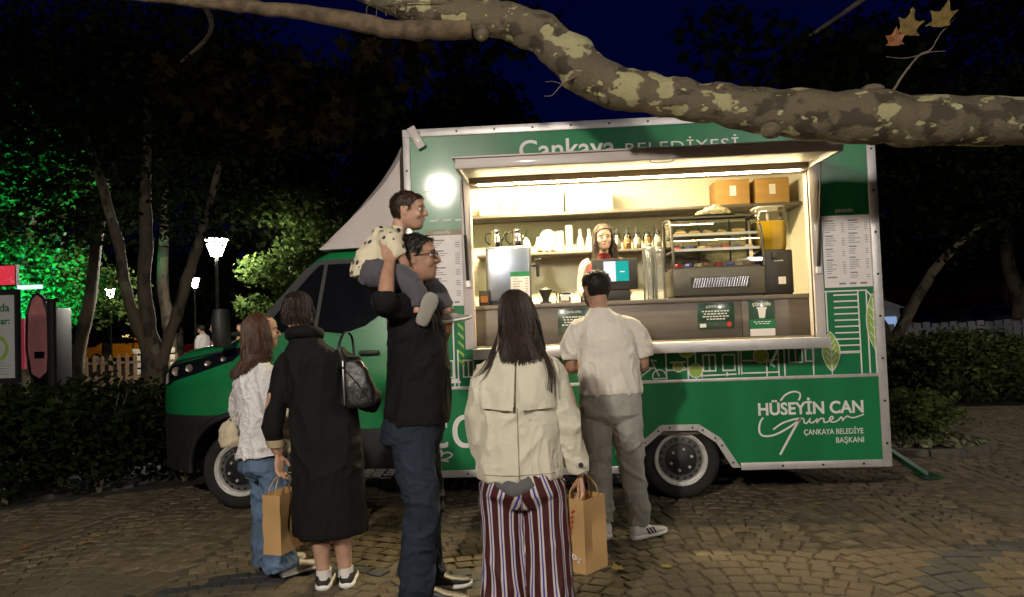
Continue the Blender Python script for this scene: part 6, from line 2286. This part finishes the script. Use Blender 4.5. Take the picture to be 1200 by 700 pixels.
for s in (-1, 1):
    g.tube([P(s * .145 + .10 * math.cos(t), .445 - .05 * abs(math.cos(t)), .50 + .075 * math.sin(t)) for t in np.linspace(0, 2 * PI, 17)], .0022, 5)
    g.tube([P(s * .245, .39, .52), P(s * .33, .2, .53), P(s * .345, .0, .52), P(s * .34, -.06, .47)], .0022, 5)
g.tube([P(-.045, .44, .51), P(0, .46, .525), P(.045, .44, .51)], .0022, 5)
g.build('glasses', M_dark, p)
M_blk = cloth('black_cotton', (.0065, .0065, .007), .25, 160, .2, sheen=0)
g = Geo()
g.ovals([(0, .015, .905, .195, .165), (0, .012, .95, .20, .168), (0, .02, 1.1, .20, .160), (0, .03, 1.27, .21, .155), (0, .02, 1.40, .21, .142), (0, .0, 1.50, .18, .12), (0, -.005, 1.57, .12, .095), (0, .0, 1.615, .078, .078)], 26, 2.4)
limb(g, [(.11, -.01, 1.50), (.19, -.035, 1.505), (.245, -.07, 1.51), (.29, -.09, 1.535), (.292, -.092, 1.575)], [.082, .076, .066, .062, .054])
limb(g, [(-.11, -.01, 1.50), (-.20, .0, 1.47), (-.26, .0, 1.38), (-.285, .0, 1.30)], [.085, .082, .075, .068])
garment(g, 'black_shirt', M_blk, p, .0075, 2, .013, (7, 7, 4), 41)
g = Geo()
g.ovals([(0, .0, .965, .175, .145), (0, -.01, .90, .185, .165), (0, -.02, .82, .185, .165), (0, 0, .74, .11, .10)], 24, 2.3)
limb(g, [(.09, -.01, .86), (.095, .005, .68), (.10, .03, .50), (.10, .0, .28), (.10, .0, .06)], [.115, .105, .092, .088, .092])
limb(g, [(-.09, -.01, .86), (-.10, .01, .68), (-.105, .03, .50), (-.11, .01, .28), (-.11, .02, .06)], [.115, .105, .092, .088, .092])
garment(g, 'jeans', mat('dark_denim', (.017, .024, .038), .85, crease=.5, var=.45, scale=3.5, bump=.3, bscale=200, spec=.2), p, .0065, 3, .015, (6, 6, 7), 43, leg_folds)
shoe(p, .10, .03, -.1, .29, M_bshoe, M_wsole)
shoe(p, -.11, .04, .1, .29, M_bshoe, M_wsole)

# ---------------------------------------------------------------- toddler on his shoulders
ZC = 1.60
c = thing('person', 'toddler in cream dotted top riding on the shoulders of the man in black', 'person', (FX, FY, ZC), -PI / 2 + .08)
D = lambda x, y, z: (x, y, z - ZC)
g = Geo()
HM = head_matrix(D(.0, -.0, 1.915), .205, -.10, .02)
head_geo(g, HM, 1.3)
limb(g, [D(0, -.09, 1.86), D(0, -.06, 1.92), D(0, -.035, 1.98)], [.05, .042, .042])
limb(g, [D(0, -.19, 1.70), D(0, -.16, 1.80), D(0, -.10, 1.89)], [.08, .08, .07])
limb(g, [D(.08, -.09, 1.88), D(.125, -.07, 1.85), D(.135, -.04, 1.77), D(.105, -.01, 1.715)], [.04, .036, .03, .022])
hand(g, D(.103, -.008, 1.715), (-.1, .15, -1), (0, 1, .2), (-1, 0, 0), .4, .58)
limb(g, [D(-.08, -.09, 1.88), D(-.125, -.06, 1.84), D(-.13, .0, 1.80), D(-.1, .05, 1.80)], [.04, .036, .03, .022])
hand(g, D(-.1, .05, 1.80), (.2, 1, 0), (1, 0, 0), (0, 0, -1), .4, .58)
limb(g, [D(.07, -.17, 1.69), D(.15, -.02, 1.63), D(.19, .05, 1.55), D(.20, .05, 1.47)], [.06, .052, .04, .03])
limb(g, [D(-.07, -.17, 1.69), D(-.16, .0, 1.66), D(-.18, .12, 1.60), D(-.17, .17, 1.47)], [.06, .052, .04, .03])
body(g, c, M_skin, .005)
face_bits(HM, c, M_haird)
head_shell(HM, lambda x, y, z: z > short_line(y) - .02 and not (abs(x) > .29 and -.13 < y < .05 and z < .58), hairm('hair_toddler', (.035, .018, .010)), c, 'hair', 1.03, .015, 9, 14, 1200, .014)

def dotted():
    m = bpy.data.materials.new('dotted_cotton')
    m.use_nodes = True
    nt = m.node_tree
    L = nt.links
    b = nt.nodes['Principled BSDF']
    tc = nt.nodes.new('ShaderNodeTexCoord')
    vo = nt.nodes.new('ShaderNodeTexVoronoi')
    vo.inputs['Scale'].default_value = 25
    vo.inputs['Randomness'].default_value = .8
    L.new(tc.outputs['Object'], vo.inputs['Vector'])
    r = nt.nodes.new('ShaderNodeMapRange')
    r.inputs['From Min'].default_value = .34
    r.inputs['From Max'].default_value = .30
    L.new(vo.outputs['Distance'], r.inputs[0])
    sp = nt.nodes.new('ShaderNodeSeparateColor')
    L.new(vo.outputs['Color'], sp.inputs[0])
    rp = nt.nodes.new('ShaderNodeValToRGB')
    rp.color_ramp.interpolation = 'CONSTANT'
    rp.color_ramp.elements[0].color = (.02, .02, .025, 1)
    rp.color_ramp.elements[1].position = .62
    rp.color_ramp.elements[1].color = (.07, .055, .05, 1)
    e = rp.color_ramp.elements.new(.85)
    e.color = (.015, .16, .09, 1)
    L.new(sp.outputs[0], rp.inputs[0])
    mx = nt.nodes.new('ShaderNodeMix')
    mx.data_type = 'RGBA'
    mx.inputs[6].default_value = (.60, .54, .40, 1)
    L.new(rp.outputs[0], mx.inputs[7])
    L.new(r.outputs[0], mx.inputs['Factor'])
    L.new(mx.outputs[2], b.inputs['Base Color'])
    b.inputs['Roughness'].default_value = .85
    return m
M_dot = dotted()
g = Geo()
g.ovals([(0, -.20, 1.675 - ZC, .12, .115), (0, -.19, 1.72 - ZC, .125, .122), (0, -.165, 1.80 - ZC, .118, .115), (0, -.13, 1.87 - ZC, .105, .098), (0, -.095, 1.91 - ZC, .065, .06), (0, -.075, 1.935 - ZC, .05, .05)], 22, 2.3)
limb(g, [D(.06, -.11, 1.87), D(.115, -.085, 1.855), D(.14, -.06, 1.80), D(.135, -.04, 1.765)], [.058, .056, .05, .047])
limb(g, [D(-.06, -.11, 1.87), D(-.115, -.07, 1.845), D(-.135, -.03, 1.81)], [.058, .056, .05])
g.blob(D(0, -.155, 1.905), (.075, .05, .035))
garment(g, 'dotted_top', M_dot, c, .008, 3, .008, (12, 12, 12), 51)
g = Geo()
limb(g, [D(.03, -.19, 1.69), D(.09, -.16, 1.685), D(.155, -.02, 1.645), D(.19, .045, 1.57), D(.198, .05, 1.50)], [.09, .082, .066, .055, .048])
limb(g, [D(-.03, -.19, 1.69), D(-.09, -.16, 1.685), D(-.165, .0, 1.665), D(-.18, .11, 1.60), D(-.172, .165, 1.50)], [.09, .082, .066, .055, .048])
garment(g, 'trousers', cloth('slate_cotton', (.075, .07, .085)), c, .008, 3, .006, (12, 12, 12), 53)
M_gshoe = mat('grey_trainer', (.24, .23, .20), .7, var=.15, bump=.3, bscale=60)
yd = V((.05, .40, .92)).normalized()
zd = (V((-1, -.25, .1)) - yd * V((-1, -.25, .1)).dot(yd)).normalized()
xd = yd.cross(zd)
Ms = Matrix.Translation(V(D(.245, .085, 1.45))) @ Matrix(((xd.x, yd.x, zd.x, 0), (xd.y, yd.y, zd.y, 0), (xd.z, yd.z, zd.z, 0), (0, 0, 0, 1)))
shoe(c, 0, 0, 0, .165, M_gshoe, M_gshoe, M=Ms, fat=.85)
Ms = Matrix.Translation(V(D(-.165, .185, 1.42))) @ Matrix.Rotation(-.15, 4, 'Z') @ Matrix.Rotation(.12, 4, 'X')
shoe(c, 0, 0, 0, .165, M_gshoe, M_wsole, M=Ms, fat=.85)

# ---------------------------------------------------------------- vendor inside the truck
p = thing('person', 'vendor with long wavy hair in dark red top behind the till', 'person', (.80, 1.02, .56), PI)
g = Geo()
HM = head_matrix((0, .075, 1.485), .225, .08, -.12, .04)
head_geo(g, HM)
limb(g, [(0, -.02, 1.34), (0, -.01, 1.43), (0, .01, 1.54)], [.065, .048, .046])
limb(g, [(0, 0, .80), (0, 0, 1.1), (0, -.01, 1.36)], [.11, .11, .1])
limb(g, [(.12, 0, 1.38), (.18, 0, 1.33), (.215, .02, 1.12), (.16, .2, 1.06), (.1, .28, 1.08)], [.05, .05, .038, .032, .024])
hand(g, (.1, .285, 1.08), (-.3, 1, 0), (-1, 0, .2), (0, 0, -1), .4, .92)
limb(g, [(-.12, 0, 1.38), (-.18, 0, 1.33), (-.215, .02, 1.12), (-.16, .2, 1.06), (-.1, .28, 1.08)], [.05, .05, .038, .032, .024])
hand(g, (-.1, .285, 1.08), (.3, 1, 0), (1, 0, .2), (0, 0, -1), .4, .92)
limb(g, [(.09, 0, .85), (.1, .0, .45), (.1, 0, .06)], [.085, .055, .036])
limb(g, [(-.09, 0, .85), (-.1, .0, .45), (-.1, 0, .06)], [.085, .055, .036])
body(g, p, mat('skin_fair', (.60, .42, .34), .55, var=.12, scale=26, sss=.08, spec=.3))
face_bits(HM, p, M_hairbr)
M_hv = hairm('hair_vendor', (.022, .011, .006))
head_shell(HM, lambda x, y, z: z > float(np.interp(y, [-.45, -.05, .1, .22, .34, .42], [.02, .02, .35, .60, .80, .86])), M_hv, p, 'hair_cap', 1.08, .03, 14, 12)
long_hair(HM, .30, 420, M_hv, p, 1.2, .018, -2.05, 2.05, 24, part=.0, fill=False, front=.35)
g = Geo()
g.ovals([(0, 0, .86, .17, .125), (0, 0, 1.0, .165, .12), (0, .01, 1.2, .175, .135), (0, 0, 1.32, .16, .11), (0, -.005, 1.385, .12, .085), (0, -.005, 1.42, .065, .06), (0, .0, 1.455, .055, .053)], 24, 2.3)
garment(g, 'sleeveless_top', cloth('dark_red_knit', (.13, .012, .016)), p, .009, 3, .005, (8, 8, 8), 61)
g = Geo()
g.ovals([(0, 0, .95, .155, .115), (0, -.005, .86, .175, .13), (0, 0, .78, .17, .12)], 22, 2.3)
limb(g, [(.09, 0, .84), (.1, .01, .45), (.1, 0, .06)], [.098, .075, .065])
limb(g, [(-.09, 0, .84), (-.1, .01, .45), (-.1, 0, .06)], [.098, .075, .065])
garment(g, 'trousers', M_blk, p, .012, 3, .006, (8, 8, 8), 63)
shoe(p, .1, .04, -.1, .25, M_bshoe, M_wsole)
shoe(p, -.1, .04, .1, .25, M_bshoe, M_wsole)

# ---------------------------------------------------------------- what they carry
M_kraft = mat('kraft_paper', (.42, .255, .105), .75, var=.1, scale=5, bump=.15, bscale=14)
def paper_bag(label, loc, rz, w, d, h, tilt=(0, 0)):
    t = thing('paper_bag', label, 'bag', loc, rz, 'brown paper bags in hand')
    t.rotation_euler = (tilt[0], tilt[1], rz)
    N = 9
    rings = []
    rr = random.Random(len(label))
    for i in range(N + 1):
        z = h * i / N
        k = 1 + .012 * math.sin(i * 1.9)
        pin = .022 * math.sin(PI * min(1, i / N * 1.1)) if i else 0        # gussets fold in
        a, b = w / 2 * k, d / 2 * k
        r = []
        for (x, y) in ((-a, -b), (0, -b - .004 * math.sin(i)), (a, -b), (a - pin, 0), (a, b), (0, b), (-a, b), (-a + pin, 0)):
            r.append(V((x + rr.uniform(-.002, .002), y + rr.uniform(-.002, .002), z)))
        rings.append(r)
    g = Geo().loft(rings, caps=False)
    g.add(rings[0], [tuple(range(8))])
    g.build('sack', M_kraft, t, 20, fixn=False)
    for s in (-1, 1):
        g = Geo()
        g.tube(spline([(-w * .2, s * d / 2 * .96, h - .04), (-w * .19, s * d * .42, h + .03), (0, s * d * .2, h + .085), (w * .19, s * d * .42, h + .03), (w * .2, s * d / 2 * .96, h - .04)], 6), .003, 6)
        g.build('handle', M_kraft, t, 60)
        Geo().box(-w * .3, w * .3, s * d / 2 * .985 - .0015, s * d / 2 * .985 + .0015, h - .06, h - .02).build('handle_patch', M_kraft, t, smooth=0)
    return t
b1 = paper_bag('brown paper bag with white lettering held by the woman in striped trousers', (.425, -2.17, .235), -.72, .125, .165, .34)
me = text_mesh('YOU', 1.0, bold=.0, ext=.001)
for v in me.vertices:
    a, b, c_ = v.co
    v.co = (-.03 + a * .034, -.0935 - c_ , .075 + b * .034 - a * .012)
put(me, 'lettering', M_white, b1, smooth=0)
g = Geo()
for k in range(5):
    stroke(g, [(-.02 + .004 * k, .18 + .024 * k), (-.005 + .005 * k, .195 + .024 * k)], .006, -.0925)
g.build('red_mark', mat('red_print', (.5, .03, .02)), b1, smooth=0, fixn=False)
paper_bag('plain brown paper bag held by the woman in the black coat', (-1.20, -1.74, .22), -.25, .110, .20, .315)

# black shoulder bag of the woman in the coat
t = thing('handbag', 'black leather handbag hanging on the shoulder of the woman in the coat', 'bag', (-.735, -1.90, .965), .1)
M_lea = mat('black_leather', (.008, .008, .0085), .45, var=.2, scale=20, bump=.25, bscale=70, spec=.6)
g = Geo()
g.ovals([(.01, 0, .03, .075, .045), (.01, 0, .05, .094, .055), (.01, 0, .14, .088, .053), (.0, 0, .235, .066, .036), (-.01, 0, .275, .05, .016)], 22, 3.2)
me = remeshed(g, .009, 2)
wrinkle(me, .005, 9, 9, 9, 71)
put(me, 'pouch', M_lea, t, 180)
g = Geo()
g.tube(spline([(-.055, -.02, .27), (-.075, -.02, .35), (-.06, .06, .42), (-.04, .16, .40), (-.02, .12, .30)], 6), .008, 6, flat=.5)
g.build('strap', M_lea, t, 60)
g = Geo()
g.tube([(-.06, -.052, .25), (.02, -.062, .16), (.09, -.055, .06)], .004, 5)
g.tube([(-.055, -.03, .275), (-.05, -.052, .2), (-.045, -.064, .05)], .006, 6)
g.build('zip', mat('zip_steel', (.08, .08, .08), .35, metal=.8), t, kind='stuff')
# cream pouch of the girl
t = thing('pouch_bag', 'small cream fabric bag hanging at the side of the girl', 'bag', (-1.555, -1.60, .76), -.5)
g = Geo()
g.ovals([(0, 0, 0, .04, .03), (0, 0, .03, .06, .04), (0, 0, .09, .06, .036), (0, 0, .13, .045, .02), (.01, 0, .15, .035, .012)], 18, 2.6)
me = remeshed(g, .009, 2)
wrinkle(me, .008, 11, 11, 11, 73)
put(me, 'pouch', cloth('cream_fabric', (.50, .42, .30)), t, 180)
g = Geo()
g.tube(spline([(-.02, 0, .14), (.02, .04, .19), (.06, .06, .2), (.03, .0, .14)], 6), .004, 6)
g.build('strap', cloth('cream_fabric', (0, 0, 0)), t, 60)

# ---------------------------------------------------------------- strollers far across the square
def stroller(label, x, y, rz, top, low, k=1.0):
    p = thing('person', label, 'person', (x, y, 0), rz, 'people far across the square')
    g = Geo()
    HM = head_matrix((0, .05, 1.46 * k), .22)
    head_geo(g, HM)
    limb(g, [(0, 0, .8 * k), (0, 0, 1.2 * k), (0, 0, 1.5 * k)], [.11, .11, .055])
    for s in (-1, 1):
        limb(g, [(s * .12, 0, 1.38 * k), (s * .2, 0, 1.3 * k), (s * .23, .02, 1.08 * k), (s * .22, .1, .85 * k)], [.05, .05, .04, .03])
        limb(g, [(s * .09, 0, .85 * k), (s * .1, s * .08, .45 * k), (s * .1, s * .1, .04)], [.08, .055, .04])
    body(g, p, M_skin2, .016)
    head_shell(HM, lambda a, b, z: z > short_line(b), M_hairb, p, 'hair', 1.06, .03, 3)
    g = Geo()
    g.ovals([(0, 0, .9 * k, .19, .13), (0, 0, 1.2 * k, .2, .13), (0, 0, 1.38 * k, .17, .1), (0, 0, 1.45 * k, .07, .07)], 18)
    for s in (-1, 1):
        limb(g, [(s * .12, 0, 1.36 * k), (s * .2, 0, 1.28 * k), (s * .235, .02, 1.05 * k)], [.075, .07, .06])
    garment(g, 'top', top, p, .02, 2, .008, (6, 6, 6), 3)
    g = Geo()
    for s in (-1, 1):
        limb(g, [(s * .07, 0, .93 * k), (s * .1, s * .08, .45 * k), (s * .1, s * .1, .05)], [.115, .085, .07])
    garment(g, 'trousers', low, p, .02, 2, .0)
tops = [cloth('top_red', (.35, .05, .06)), cloth('top_white', (.5, .48, .45)), cloth('top_orange', (.4, .2, .08))]
stroller('walker in red top by the picket fence', -8.15, 12.2, 2.0, tops[0], M_blk)
stroller('walker in orange top by the picket fence', -7.65, 12.6, 2.4, tops[2], M_blk)
stroller('walker in white top behind the forked tree', -9.0, 13.2, 1.4, tops[1], M_jean)
stroller('walker in white top beneath the distant lantern', -12.6, 12.5, -1.4, tops[1], M_blk)
